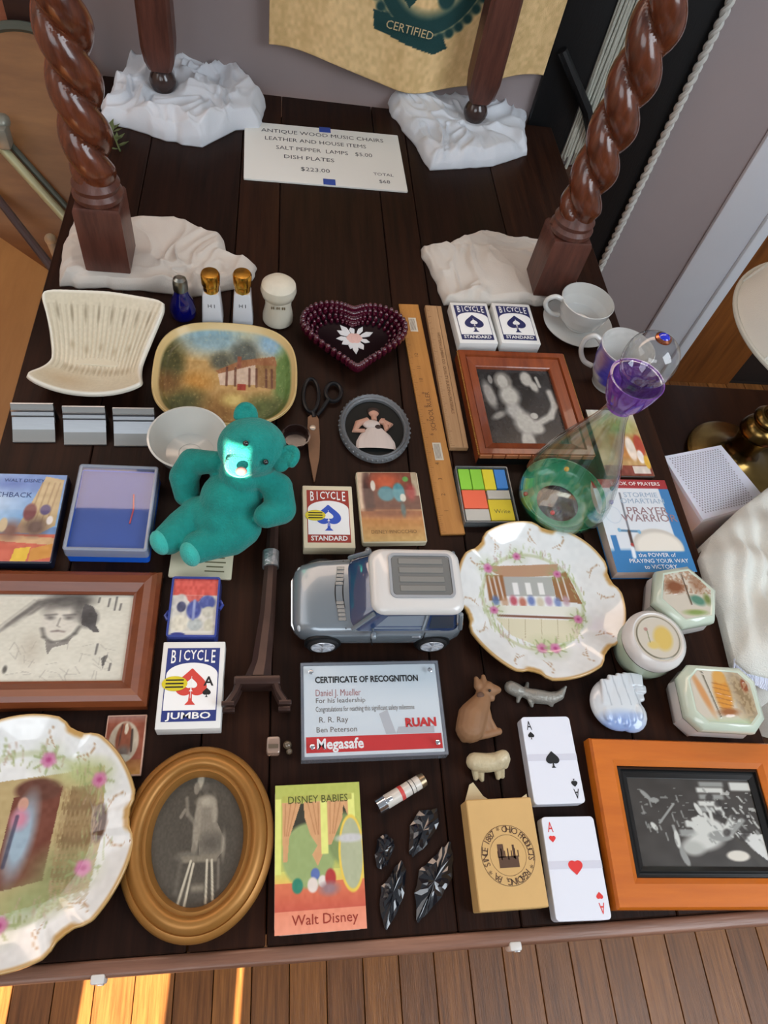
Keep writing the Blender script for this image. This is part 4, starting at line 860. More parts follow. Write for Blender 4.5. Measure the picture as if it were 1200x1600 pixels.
p.ell(.49, .04, .035, .07, lt, 8, .3); p.ell(.45, .10, .03, .05, g); p.ell(.55, .10, .04, .05, (84, 78, 68)); p.ell(.58, .30, .115, .15, g, -4, .12); p.ell(.56, .21, .09, .04, lt, soft=.5); p.ell(.66, .30, .03, .12, lt, -6, .6, .6)
p.poly([(.50, .36), (.70, .38), (.78, .50), (.77, .60), (.70, .66), (.52, .62)], g); p.ell(.64, .53, .12, .07, (84, 78, 68), soft=.7); p.ell(.775, .55, .02, .09, lt, soft=.7, a=.7); p.ell(.48, .40, .04, .22, (138, 130, 114), 3, .25); p.ell(.46, .58, .025, .06, g)
p.line([(.46, .38), (.37, .30), (.35, .18)], .018, g, .8, .6); p.line([(.34, .27), (.30, .32)], .016, g); p.ell(.40, .62, .12, .035, (104, 98, 86), soft=.4); p.rect(.34, .62, .72, .67, (122, 114, 98), soft=.01); p.line([(.34, .66), (.30, .88)], .02, (98, 92, 80), .7, .8)
for a_, b_ in (((.44, .66), (.33, .98)), ((.47, .68), (.40, .98)), ((.61, .66), (.62, .96)), ((.66, .66), (.69, .94))): p.line([a_, b_], .012, (188, 180, 158))
p.rect(.46, .83, .60, .88, (126, 118, 102), soft=.02); p.line([(.73, .66), (.74, .86)], .014, (116, 108, 96), .8, .6); p.noise(60, 6, 3); p.to(me)
obj('photo', me, MATTE, t, ang=0)
bm = B(); skin(bm, [circ(rx - .02, z, 64, ry=ry - .02) for z in (.001, .006)]); obj('backing', bm, mat('backing', (0, 0, 0)), t)

# ------------------------------------------------------------ scalloped plates
def scal(a): 
    k = 6; f = (a * k / (2 * PI)) % 1; d = abs(f - .5) * 2          # d=1 at notch
    return 1.02 - .085 * max(0, d - .60) ** 1.0 / .40 + .010 * math.cos(a * 36) * (d > .72)
def plate(label, cpx, R, rot, draw, nm='scalloped_plate'):
    c0 = at(*cpx, TZ + .02); t = T(nm, label, 'plate', (c0.x, c0.y, TZ), rot)
    def fz(r, a):
        z = .006 + (.016 * ((r - .62) / .38) ** 1.25 if r > .62 else 0)
        if r > .8: z += .0016 * math.cos(a * 6 + PI) * (r - .8) / .2
        return z
    me, uv = polar(fz, R, R, 2, scal, 120, 260); r = uv[:, 0]; a = uv[:, 1]
    ca, sa = math.cos(rot), math.sin(rot); xx = uv[:, 2] * ca - uv[:, 3] * sa; yy = uv[:, 2] * sa + uv[:, 3] * ca
    p = Pic(xx / R / 2 + .5, .5 - yy / R / 2, (222, 224, 222)); draw(p)
    k = 6; f = (a * k / (2 * PI)) % 1; d_ = abs(f - .5) * 2; gold = (186, 146, 84)
    p.mix(np.clip((r - .972) * 60, 0, 1) * .9, gold); p.mix(np.clip((d_ - .74) * 8, 0, 1) * np.clip((r - .93) * 26, 0, 1), gold)
    g_ = (f + .5) % 1 - .5                                # little gilded scrolls on the rim (g_ = 0 at a notch)
    for sg in (1, -1):
        t_ = np.clip((r - .76) / .17, 0, 1); cv = sg * (.13 + .11 * np.sin(t_ * PI * .75)); p.mix(np.clip(1.3 - abs(g_ - cv) / .010, 0, 1) * (r > .76) * (r < .93) * .75, (164, 124, 80))
        q2 = np.hypot((g_ - sg * .225) * 1.0, (r - .80) * .9); p.mix(np.clip(1.3 - abs(q2 - .022) / .006, 0, 1) * .6, (164, 130, 90))
    p.to(me); o = obj('dish', me, GLAZE, t, ang=180); md = o.modifiers.new('s', 'SOLIDIFY'); md.thickness = .003; md.offset = -1
    bm = B(); lathe(bm, [(R * .50, 0), (R * .53, 0), (R * .56, .0045), (R * .50, .0045)], 60, cap0=False, cap1=False); obj('foot_ring', bm, mat('plate foot', (214, 212, 204), .3), t)
    return t
PK = (190, 110, 150); GR = (150, 164, 110)
def flowers(p, L):
    for x, y, s in L:
        p.ell(x, y, s * 1.8, s * 1.6, GR, 20, .9, .35)
        for q_ in range(7): an = q_ * .9 + x * 9; p.line([(x, y), (x + s * 2.0 * math.cos(an), y + s * 1.8 * math.sin(an))], s * .16, (146, 160, 108), .7)
        for q_ in range(5): an = q_ * 1.257 + x * 5; p.ell(x + s * .5 * math.cos(an), y + s * .5 * math.sin(an), s * .55, s * .5, (198, 118, 160), soft=.4, a=.8)
        p.ell(x, y, s * .35, s * .3, (168, 70, 120), soft=.5)
def d(p):
    # generic open pavilion with a long table, ringed by a garland
    p.ring(.47, .50, .31, .31, .035, (176, 184, 140), .6); p.noise(40, 4, 1)
    p.poly([(.24, .27), (.68, .25), (.66, .33), (.32, .35), (.22, .29)], (178, 142, 112)); p.rect(.30, .34, .62, .47, (168, 170, 164)); p.rect(.20, .33, .31, .50, (146, 102, 62)); p.poly([(.62, .34), (.72, .30), (.78, .52), (.62, .50)], (146, 104, 66))
    for x in (.36, .44, .52): p.rect(x, .38, x + .035, .46, (226, 226, 222))
    for x in (.22, .25, .28, .65, .69): p.line([(x, .34), (x + .01, .49)], .005, (206, 196, 184))
    for i, c in enumerate(((84, 110, 160), (186, 150, 120), (176, 60, 74), (176, 96, 76), (92, 110, 168), (196, 186, 160), (176, 140, 170), (110, 130, 180), (180, 150, 160))): p.ell(.24 + i * .055, .50 + .01 * (i % 2), .022, .032, c, soft=.4, a=.85)
    p.poly([(.22, .53), (.74, .54), (.76, .60), (.22, .58)], (220, 220, 208)); p.line([(.24, .595), (.75, .615)], .007, (120, 78, 60)); p.poly([(.22, .61), (.76, .63), (.70, .74), (.48, .80), (.30, .72)], (212, 206, 178))
    for x in (.3, .4, .5, .6): p.line([(x, .62), (x - .02, .74)], .002, (176, 166, 136))
    rn_ = random.Random(6)
    for k in range(150): an = rn_.uniform(0, 2 * PI); rr_ = rn_.gauss(.315, .018); x, y = .47 + rr_ * math.cos(an), .50 + rr_ * math.sin(an); p.line([(x, y), (x + rn_.uniform(-.012, .012), y - .02 - .02 * rn_.random())], .0032, ((150, 166, 104), (172, 186, 132), (176, 150, 140))[k % 3], .6, .7)
    flowers(p, [(.22, .29, .030), (.42, .20, .026), (.66, .32, .026), (.22, .56, .026), (.73, .62, .028), (.47, .80, .032), (.55, .80, .032)])
    p.speck(60, .8, (150, 164, 110), .4, 3, (.14, .14, .82, .86)) if False else None
plate('white scalloped plate with gilt rim and pavilion scene right of the toy car', (846, 931), .103, .25, d)
def d(p):
    p.ring(.50, .50, .34, .35, .035, (170, 176, 124), .45)
    p.poly([(.3, .28), (.84, .22), (.86, .5), (.84, .72), (.5, .80), (.3, .7)], (178, 158, 112)); p.poly([(.46, .34), (.66, .30), (.64, .68), (.44, .72)], (110, 62, 46)); p.ell(.56, .31, .1, .05, (96, 58, 44)); p.poly([(.70, .30), (.82, .30), (.80, .72), (.68, .74)], (132, 108, 72)); p.ell(.84, .46, .035, .08, (84, 58, 44))
    p.ell(.52, .50, .05, .16, (150, 170, 184), 6, .4); p.ell(.505, .37, .022, .03, (196, 150, 130)); p.ell(.50, .43, .035, .04, (196, 130, 150), soft=.5); p.line([(.49, .42), (.47, .62)], .008, (60, 60, 80), .7); p.speck(70, .55, (150, 130, 90), .45, 3, (.66, .3, .84, .8)); p.ell(.70, .66, .10, .09, (128, 136, 90), soft=.7, a=.8); p.ell(.60, .76, .12, .06, (140, 150, 100), soft=.7, a=.8); p.ell(.74, .24, .1, .05, (178, 184, 130), soft=.7)
    rn_ = random.Random(9)
    for k in range(240): an = rn_.uniform(0, 2 * PI); rr_ = rn_.gauss(.335, .025); x, y = .50 + rr_ * math.cos(an), .50 + rr_ * math.sin(an); p.line([(x, y), (x + rn_.uniform(-.012, .012), y - .02 - .03 * rn_.random())], .0034, ((138, 148, 92), (160, 170, 116), (176, 150, 130))[k % 3], .6, .7)
    for k in range(9):
        for j in range(16): x, y = .67 + .0095 * j, .32 + .045 * k + .02 * (j % 2); p.rect(x, y, x + .008, y + .036, ((146, 120, 82), (160, 136, 98), (124, 98, 66))[(k * 5 + j * 3) % 3], soft=.002, a=.7)
    flowers(p, [(.58, .18, .034), (.82, .28, .034), (.80, .64, .036), (.5, .84, .036), (.28, .26, .03), (.2, .5, .03)]); p.noise(50, 6, 8)
plate('white scalloped plate with gilt rim and doorway scene at the left edge', (18, 1303), .106, .1, d)

# ------------------------------------------------------------ certificate in acrylic
loc, w, l, rz = quad((470, 1035), (684, 1031), (702, 1178), (471, 1187), .018); t = T('acrylic_award', 'clear acrylic block with white certificate and red band in front of the toy car', 'certificate', loc, rz)
zz = .0145
bm = B(); slab(bm, w - .006, l - .006, .001, .002, zz, .0003); obj('certificate_sheet', bm, mat('certificate paper', (212, 220, 224), .5), t)
bm = B(); box(bm, (0, -l * .355, zz + .0002), (w - .010, l * .155, .0003)); obj('red_band', bm, ink('band red', (200, 44, 44)), t)
bm = B(); bm.faces.new([bm.verts.new((a * w, b * l, zz + .0003)) for a, b in ((.08, -.27), (.15, -.27), (.10, -.02), (.04, -.06))]); bm.faces.new([bm.verts.new((a * w, b * l, zz + .0003)) for a, b in ((.17, -.20), (.42, -.20), (.42, -.27), (.15, -.27))]); obj('grey_emblem', bm, ink('pale grey', (184, 186, 190)), t, ang=0)
letters([(('CERTIFICATE OF RECOGNITION', .0098, -w * .40, l * .31, zz + .0004), dict(align='LEFT', sx=.80, bold=.0003))], BLACKINK, t)
letters([(('Daniel J. Mueller', .0105, -w * .40, l * .17, zz + .0004), dict(align='LEFT', sx=.7))], ink('dusty rose', (176, 120, 120)), t)
letters([(('For his leadership', .0075, -w * .40, l * .09, zz + .0004), dict(align='LEFT')), (('Congratulations for reaching this significant safety milestone', .0080, -w * .40, l * .0, zz + .0004), dict(align='LEFT', sx=.55)), (('Ben Peterson', .0080, -w * .40, -l * .21, zz + .0004), dict(align='LEFT')), (('R. R. Ray', .0085, -w * .38, -l * .11, zz + .0004), dict(align='LEFT'))], ink('grey', (150, 152, 156)), t)
letters([(('RUAN', .0125, w * .33, -l * .165, zz + .0006), dict(bold=.0006))], ink('band red', (200, 44, 44)), t)
letters([(('Megasafe', .0150, -w * .40, -l * .355, zz + .0006), dict(align='LEFT', bold=.0004, sx=.9))], WHITEINK, t)
bm = B(); slab(bm, w, l, .002, zz + .0016, .0185, .0006); obj('front_plate', bm, ACRYL, t)
bm = B(); frame(bm, w, l, [(0, .0), (0, zz + .001), (.0028, zz + .001), (.0028, 0)]); obj('acrylic_edge', bm, pane('acrylic edge', (225, 228, 232), .1, 1.45, .35, (190, 194, 204)), t)
for sx in (-1, 1):
    for sy in (-1, 1):
        bm = B(); lathe(bm, [(.0024, .0185), (.0028, .0192), (.0026, .0205), (.001, .0212)], 16, (sx * (w / 2 - .011), sy * (l / 2 - .012))); obj('screw', bm, CHROME, t)

# ------------------------------------------------------------ kraft card box with stamp
KR = mat('kraft paper', (206, 168, 108), .6, vary=.1, vscale=14); loc, w, l, rz = quad((727, 1249), (828, 1246), (860, 1418), (750, 1424), .024)
t = T('kraft_box', 'tan kraft card box stamped with a round black seal, its top flap open', 'box', loc, rz)
bm = B(); box(bm, (0, 0, .012), (w, l, .024), bev=.001, seg=1); obj('carton', bm, KR, t)
bm = B(); prism(bm, [(-w * .45, l / 2), (-w * .02, l / 2), (-w * .15, l / 2 + .006), (-w * .28, l / 2 + .02), (-w * .34, l / 2 + .018)], .004, .006); obj('flap', bm, mat('flap inside', (206, 190, 152), .6), t)
bm = B(); prism(bm, [(w * .36, l / 2), (w * .5, l / 2), (w * .5, l / 2 + .005)], .012, .013); obj('flap', bm, mat('flap inside', (0, 0, 0)), t)
bm = B(); R1 = w * .335; SC = (w * .02, -l * .03)
for i, ch_ in enumerate('OHIO PRODUCTS * READING, PA * SINCE 1887 * '):
    a = PI / 2 - 2 * PI * i / 43; text(bm, ch_, .0085, SC[0] + R1 * math.cos(a), SC[1] + R1 * 1.0 * math.sin(a), .0243, rz=a - PI / 2)
for r_ in (R1 * 1.18, R1 * .8): skin(bm, [circ(r_, .0243, 60, SC), circ(r_ * .985, .0243, 60, SC)], False, False)
obj('round_stamp', bm, ink('stamp brown', (84, 58, 40)), t, ang=0)
bm = B(); rs = random.Random(5)
box(bm, (SC[0], SC[1] - .006, .0242), (.020, .010, .0002)); box(bm, (SC[0] - .007, SC[1] + .004, .0242), (.006, .012, .0002)); box(bm, (SC[0] + .006, SC[1] + .003, .0242), (.002, .012, .0002))
for k in range(7): box(bm, (SC[0] - .010 + k * .0034, SC[1] + .001, .0242), (.001, .006 + .004 * (k % 2), .0002))
obj('stamp_building', bm, ink('stamp brown', (0, 0, 0)), t)

# ------------------------------------------------------------ sticky tab set
loc, w, l, rz = quad((712, 728), (794, 729), (809, 814), (726, 818), .012); t = T('page_marker_set', 'clear tray of green, yellow, blue and orange page markers in front of the framed photo', 'page markers', loc, rz)
bm = B(); slab(bm, w, l, .002, 0, .003, .0004); obj('tray', bm, mat('clear tray', (150, 156, 158), .15, trans=.6), t)
bm = B(); frame(bm, w, l, [(0, 0), (0, .012), (.0014, .012), (.0014, 0)], r=.002); obj('tray_rim', bm, mat('clear tray', (0, 0, 0)), t)
iw = w - .006; cols = dict(g=(140, 206, 62), y=(226, 210, 50), b=(58, 130, 206), o=(232, 104, 72), s=(186, 182, 172), q=(206, 184, 44))
for cc, x0, x1, y0, y1 in (('g', 0, .25, 0, .40), ('g', .25, .5, 0, .40), ('y', .5, .75, 0, .40), ('b', .75, 1, 0, .38), ('o', 0, .5, .41, .76), ('s', 0, .5, .77, .99), ('s', .52, 1, .41, .58), ('q', .5, 1, .59, .99)):
    bm = B(); box(bm, (-iw / 2 + iw * (x0 + x1) / 2, (l - .006) * (.5 - (y0 + y1) / 2), .0065), (iw * (x1 - x0) - .0012, (l - .006) * (y1 - y0) - .0008, .0065), bev=.0004, seg=1); obj('marker_pad', bm, mat('pad ' + cc, cols[cc], .5), t)
letters([(('Write', .009, iw * .26, -l * .30, .0099), {})], ink('dark olive', (84, 88, 40)), t)

# ------------------------------------------------------------ cups
PORC = mat('white china', (208, 208, 204), .14, coat=.7)
c0 = at(903, 505, TZ); 
sa = T('saucer', 'white china saucer under the plain teacup', 'saucer', (c0.x - .006, c0.y - .008, TZ))
bm = B(); lathe(bm, [(.030, 0), (.033, .0004), (.034, .003), (.058, .009), (.0585, .0105), (.034, .006), (.028, .0045), (.0001, .0045)], 64, cap1=False); obj('dish', bm, PORC, sa)
def cup(label, loc, R, H, draw, hang, base=.5):
    t = T('teacup', label, 'cup', loc)
    prof = [(R * base * .95, 0), (R * base, .001), (R * base, .004), (R * .80, H * .30), (R * .93, H * .62), (R, H), (R * .975, H + .0006), (R * .90, H * .62), (R * .76, H * .32), (R * base * .9, .008), (.0001, .007)]
    n_ = 96; ve = []; F = []
    pr_ = []
    for (a, b) in zip(prof[:-1], prof[1:]):
        st_ = 14 if abs(b[1] - a[1]) > H * .15 and len(pr_) < 90 else 2
        for k in range(st_): pr_.append((a[0] + (b[0] - a[0]) * k / st_, a[1] + (b[1] - a[1]) * k / st_))
    pr_.append(prof[-1])
    for r_, z_ in pr_: ve += [(r_ * math.cos(2 * PI * k / n_), r_ * math.sin(2 * PI * k / n_), z_) for k in range(n_)]
    for j in range(len(pr_) - 1): F += [(j * n_ + k, j * n_ + (k + 1) % n_, (j + 1) * n_ + (k + 1) % n_, (j + 1) * n_ + k) for k in range(n_)]
    F.append(tuple(range(n_))[::-1]); me = bpy.data.meshes.new('bowl'); me.from_pydata(ve, [], F)
    A = np.array([(2 * PI * k / n_) for r_ in pr_ for k in range(n_)]); Zz = np.array([z_ for r_, z_ in pr_ for k in range(n_)]); out = np.array([1.0 if j < len(pr_) * .62 else 0 for j in range(len(pr_)) for k in range(n_)])
    p = Pic(A / (2 * PI), Zz / H, (208, 208, 204)); 
    if draw: c_ = p.c.copy(); draw(p); p.c = np.where(out[:, None] > .5, p.c, c_)
    p.to(me); obj('bowl', me, GLAZE, t, ang=60)
    bm = B(); a = hang; P_ = [(R * .93, H * .90), (R * 1.25, H * 1.0), (R * 1.50, H * .86), (R * 1.48, H * .60), (R * 1.2, H * .36), (R * .82, H * .30)]
    pts = []
    for i in range(len(P_) - 1):
        for k in range(5): 
            u_ = k / 5; q0 = P_[max(i - 1, 0)]; q1 = P_[i]; q2 = P_[i + 1]; q3 = P_[min(i + 2, len(P_) - 1)]
            cr = lambda a0, a1, a2, a3: .5 * (2 * a1 + (a2 - a0) * u_ + (2 * a0 - 5 * a1 + 4 * a2 - a3) * u_ ** 2 + (-a0 + 3 * a1 - 3 * a2 + a3) * u_ ** 3)
            rr_, zz_ = cr(q0[0], q1[0], q2[0], q3[0]), cr(q0[1], q1[1], q2[1], q3[1]); pts.append((rr_ * math.cos(a), rr_ * math.sin(a), zz_))
    pts.append((P_[-1][0] * math.cos(a), P_[-1][0] * math.sin(a), P_[-1][1])); tube(bm, pts, [.0038 + .0008 * abs(i / len(pts) - .5) for i in range(len(pts))], 10); obj('handle', bm, PORC, t, ang=180)
    return t
cup('plain white teacup standing on the saucer by the twist leg', (c0.x - .006, c0.y - .008, TZ + .0046), .043, .050, None, PI * .98)
def d(p):
    p.rect(.44, .40, .66, .98, (92, 84, 186), soft=.03); p.rect(.60, .25, .72, .62, (84, 78, 190), soft=.03); p.ell(.52, .66, .05, .3, (206, 190, 200), soft=.3, a=.8); p.ell(.56, .8, .04, .2, (150, 110, 130), soft=.5, a=.6); p.rect(.72, .45, .80, .75, (120, 130, 190), soft=.04); p.noise(30, 8, 3)
c1 = at(957, 598, TZ)
cup('white cup with purple printed landscape behind the decanter', (c1.x - .010, c1.y - .002, TZ), .041, .078, d, PI * .88, .6)

# ------------------------------------------------------------ glass decanter
D0 = at(998, 589, 1.0); D0.z = TZ; ZK = lambda P_: [(r_, z_ if z_ < .03 else .03 + (z_ - .03) * 1.31) for r_, z_ in P_]
t = T('glass_decanter', 'clear glass decanter with green base, purple collar and jewelled ball stopper', 'decanter', D0)
outer = [(.030, 0), (.048, .002), (.058, .012), (.0615, .026), (.0600, .045), (.050, .078), (.036, .108), (.0215, .136), (.0150, .154), (.0148, .163), (.020, .170), (.0265, .185), (.029, .195)]; outer = ZK(outer)
inner = [(max(r - .0022, .001), z + (.003 if i == 0 else 0)) for i, (r, z) in enumerate(outer)][::-1]
def smoothp(P, k=4):
    out = []
    for i in range(len(P) - 1):
        q0 = P[max(i - 1, 0)]; q1 = P[i]; q2 = P[i + 1]; q3 = P[min(i + 2, len(P) - 1)]
        for j in range(k):
            u_ = j / k; out.append(tuple(.5 * (2 * q1[m_] + (q2[m_] - q0[m_]) * u_ + (2 * q0[m_] - 5 * q1[m_] + 4 * q2[m_] - q3[m_]) * u_ ** 2 + (-q0[m_] + 3 * q1[m_] - 3 * q2[m_] + q3[m_]) * u_ ** 3) for m_ in (0, 1)))
    return out + [P[-1]]
bm = B(); lathe(bm, smoothp(outer) + smoothp(inner) + [(.0002, .003)], 64, cap1=False); obj('glass_body', bm, GLASS, t, ang=80)
bm = B(); ou = smoothp([(.030, .0035), (.0445, .0045), (.0545, .012), (.0580, .022), (.0585, .027)]); lathe(bm, ou + [(r - .001, z) for r, z in ou[::-1]], 64, cap0=False, cap1=False); obj('green_wash', bm, pane('green glass paint', (150, 225, 190), .1, 1.4, .36, (100, 200, 154)), t, ang=80)
bm = B(); ou = smoothp(ZK([(.0152, .161), (.0160, .165), (.0215, .170), (.028, .185), (.0305, .196)])); lathe(bm, ou + [(r - .0013, z) for r, z in ou[::-1]], 56, cap0=False, cap1=False); obj('purple_collar', bm, pane('purple glass paint', (206, 160, 236), .08, 1.4, .30, (160, 96, 210)), t, ang=80)
bm = B(); lathe(bm, smoothp([(.008, .195), (.011, .215), (.012, .232), (.017, .245), (.0245, .256), (.0285, .275), (.025, .292), (.015, .302), (.006, .305)]), 48); stp = obj('stopper', bm, GLASS, t, ang=80)
bm = B(); ball(bm, (0, 0, .3065), .0065, (1, 1, .6)); obj('blue_gem', bm, mat('blue gem', (24, 40, 190), .06, coat=1), stp)
bm = B(); skin(bm, [circ(a, z, 24) for a, z in ((.0085, .3045), (.0085, .3065), (.006, .308))], False, False); obj('gem_setting', bm, mat('copper', (180, 110, 80), .25, metal=1), stp)
for i, (a, z, r_, c) in enumerate(((-2.2, .050, .0565, (206, 40, 40)), (-2.6, .105, .0345, (214, 170, 30)), (-.35, .040, .060, (40, 50, 160)), (-1.9, .012, .0585, (40, 130, 110)), (-.1, .05, .0575, (40, 130, 110)), (-2.95, .04, .0605, (150, 80, 60)))):
    bm = B(); ball(bm, (r_ * math.cos(a), r_ * math.sin(a), z), .0032); obj('glass_jewel', bm, mat('jewel %d' % i, c, .08, coat=1), t)

# ------------------------------------------------------------ trinket boxes
MINT = mat('mint porcelain', (196, 208, 190), .2, coat=.6); WPORC = mat('bisque porcelain', (212, 208, 204), .22, coat=.5)
def trinket(label, cpx, hz, pts, draw, h, lip, m1, m2, lidrot=0):
    c0 = at(*cpx, TZ + hz); t = T('trinket_box', label, 'trinket box', (c0.x, c0.y, TZ), lidrot)
    c_ = Vector((0, 0)); P = [Vector(p_) for p_ in pts]
    sc_ = lambda k, z: [Vector((p_.x * k, p_.y * k, z)) for p_ in P]
    bm = B(); skin(bm, [sc_(.86, 0), sc_(.92, .002), sc_(1.0, h * .35), sc_(.96, h * .62)]); obj('base', bm, m1, t, ang=40)
    bm = B(); skin(bm, [sc_(.99, h * .63), sc_(1.0, h * .66)]); obj('dark_seam', bm, mat('seam', (70, 64, 56), .4), t)
    bm = B(); skin(bm, [sc_(1.0, h * .665), sc_(1.02, h * .82), sc_(.98, h * .92), sc_(.84, h), sc_(.80, h * .985)]); lid = obj('lid', bm, m2, t, ang=40)
    R_ = max(p_.length for p_ in P)
    # relief picture on the lid
    n_ = len(P); ve = []; F = []; nr, k_ = 34, 160 // n_ * n_
    seg = []
    for i in range(n_):
        for j in range(k_ // n_): seg.append(P[i].lerp(P[(i + 1) % n_], j / (k_ // n_)))
    for i in range(nr + 1):
        for s_ in seg: ve.append((s_.x * .79 * i / nr, s_.y * .79 * i / nr, 0))
    V_ = np.array(ve); U = V_[:, 0] / (2 * R_ * .79) + .5; V = .5 - V_[:, 1] / (2 * R_ * .79); ca, sa = math.cos(lidrot), math.sin(lidrot)
    X_ = V_[:, 0] * ca - V_[:, 1] * sa; Y_ = V_[:, 0] * sa + V_[:, 1] * ca
    p = Pic(X_ / (2 * R_ * .79) + .5, .5 - Y_ / (2 * R_ * .79), (196, 188, 172)); draw(p)
    lum = p.c.mean(1); V_[:, 2] = h * .99 + .0012 * (200 - lum) / 100 * (np.hypot(V_[:, 0], V_[:, 1]) < R_ * .7)
    K = len(seg); F = [(i * K + k, (i + 1) * K + k, (i + 1) * K + (k + 1) % K, i * K + (k + 1) % K) for i in range(nr) for k in range(K)]
    me = bpy.data.meshes.new('relief'); me.from_pydata(V_.tolist(), [], F); p.to(me); obj('lid_relief', me, GLAZE, lid, ang=180); return t
def ngon(n, r, ph=0, ry=None): return [(r * math.cos(2 * PI * i / n + ph), (ry or r) * math.sin(2 * PI * i / n + ph)) for i in range(n)]
def oct_(w_, l_, c_): return [(w_, l_ - c_), (w_ - c_, l_), (-w_ + c_, l_), (-w_, l_ - c_), (-w_, -l_ + c_), (-w_ + c_, -l_), (w_ - c_, -l_), (w_, -l_ + c_)]
def d(p):
    p.speck(30, .55, (150, 110, 80), .6, 2, (0, 0, 1, .5)); p.ell(.30, .36, .18, .12, (128, 78, 48), soft=.4); p.ell(.75, .3, .12, .16, (140, 96, 66), soft=.5, a=.7); p.line([(.5, .1), (.52, .7)], .012, (92, 70, 52)); p.ell(.66, .62, .14, .09, (84, 128, 108), 25, .3); p.ell(.55, .85, .2, .05, (130, 150, 84), soft=.5); p.ell(.85, .6, .06, .1, (110, 124, 66), soft=.5)
trinket('hexagonal porcelain trinket box with brown tree relief on lid, farthest of the three', (1072, 930), .045, ngon(6, .0435, .12), d, .048, 0, WPORC, MINT, .05)
def d(p):
    p.ring(.5, .5, .45, .45, .03, (110, 104, 84)); p.ell(.6, .52, .2, .26, (204, 176, 96), 12, .2); p.ell(.36, .66, .12, .08, (206, 182, 110), soft=.3); p.ell(.28, .32, .04, .04, (170, 130, 120)); p.line([(.3, .36), (.3, .6)], .008, (120, 130, 90))
trinket('round porcelain trinket box with yellow relief on lid in front of the hexagonal one', (1026, 998), .046, ngon(40, .0365), d, .050, 0, mat('pale green porcelain', (176, 190, 168), .2, coat=.6), WPORC)
def d(p):
    p.rect(0, .82, 1, 1, (176, 196, 160), soft=.06); p.ell(.50, .45, .13, .28, (204, 140, 56), 4, .2); p.ell(.52, .22, .1, .1, (206, 156, 80)); p.ell(.2, .45, .05, .3, (196, 142, 90), -14, .4); p.ell(.8, .5, .14, .36, (140, 118, 86), -10, .5); p.ell(.86, .36, .05, .1, (140, 78, 48)); p.speck(34, .5, (190, 170, 134), .5, 3, (.62, .1, 1, .85)); p.line([(.27, .1), (.36, .8)], .008, (90, 84, 64))
    for k in range(6): p.line([(.38, .3 + k * .07), (.6, .36 + k * .07)], .007, (130, 78, 40), .5)
    p.ell(.5, .72, .14, .05, (150, 96, 56), soft=.5)
trinket('octagonal porcelain trinket box with orange and brown relief, nearest the orange frame', (1128, 1090), .042, oct_(.046, .037, .015), d, .046, 0, WPORC, MINT, -.08)

# ------------------------------------------------------------ blue and white ceramic ship
c0 = at(962, 1104, TZ)
BW = colmat('blue white porcelain', .2, coat=.6)
def lump(bm):
    ball(bm, (-.004, 0, .009), .031, (1.0, 1.0, .36), u=32, v=16); ball(bm, (.010, -.012, .008), .021, (1, 1, .42))
    for i, (x_, y_, l_) in enumerate(((-.016, .012, .030), (-.006, .014, .036), (.005, .015, .038), (.014, .018, .034))): box(bm, (x_, y_, .0165 - .0008 * i), (.0125, l_, .006), rz=-.16, bev=.0015)
    box(bm, (.024, .026, .012), (.018, .016, .012), rz=-.16, bev=.002); box(bm, (.029, .016, .010), (.014, .010, .010), rz=-.16, bev=.002); box(bm, (.026, .006, .009), (.012, .008, .008), bev=.002)
    for i in range(5): ball(bm, (-.020 + i * .0095, -.017 + .003 * abs(i - 2), .015), .0068, (.8, 1.5, .6))
o = fused('porcelain_ship', [lump], .0011, BW, smooth=3)
o.location = (c0.x, c0.y, TZ); me = o.data; co_ = np.zeros(len(me.vertices) * 3); me.vertices.foreach_get('co', co_); co_ = co_.reshape(-1, 3)
p = Pic(co_[:, 0] / .08 + .5, .5 - co_[:, 1] / .08, (204, 210, 214)); p.ell(.4, .82, .34, .16, (120, 150, 206), soft=.5, a=.8); p.ell(.55, .7, .2, .04, (150, 170, 210), soft=.6, a=.6)
for k in range(4): p.line([(.28 + k * .15, .05), (.32 + k * .15, .55)], .008, (150, 160, 168), .7)
p.to(me); tag(o, 'small blue and white porcelain ship figurine beside the octagonal trinket box', 'figurine')

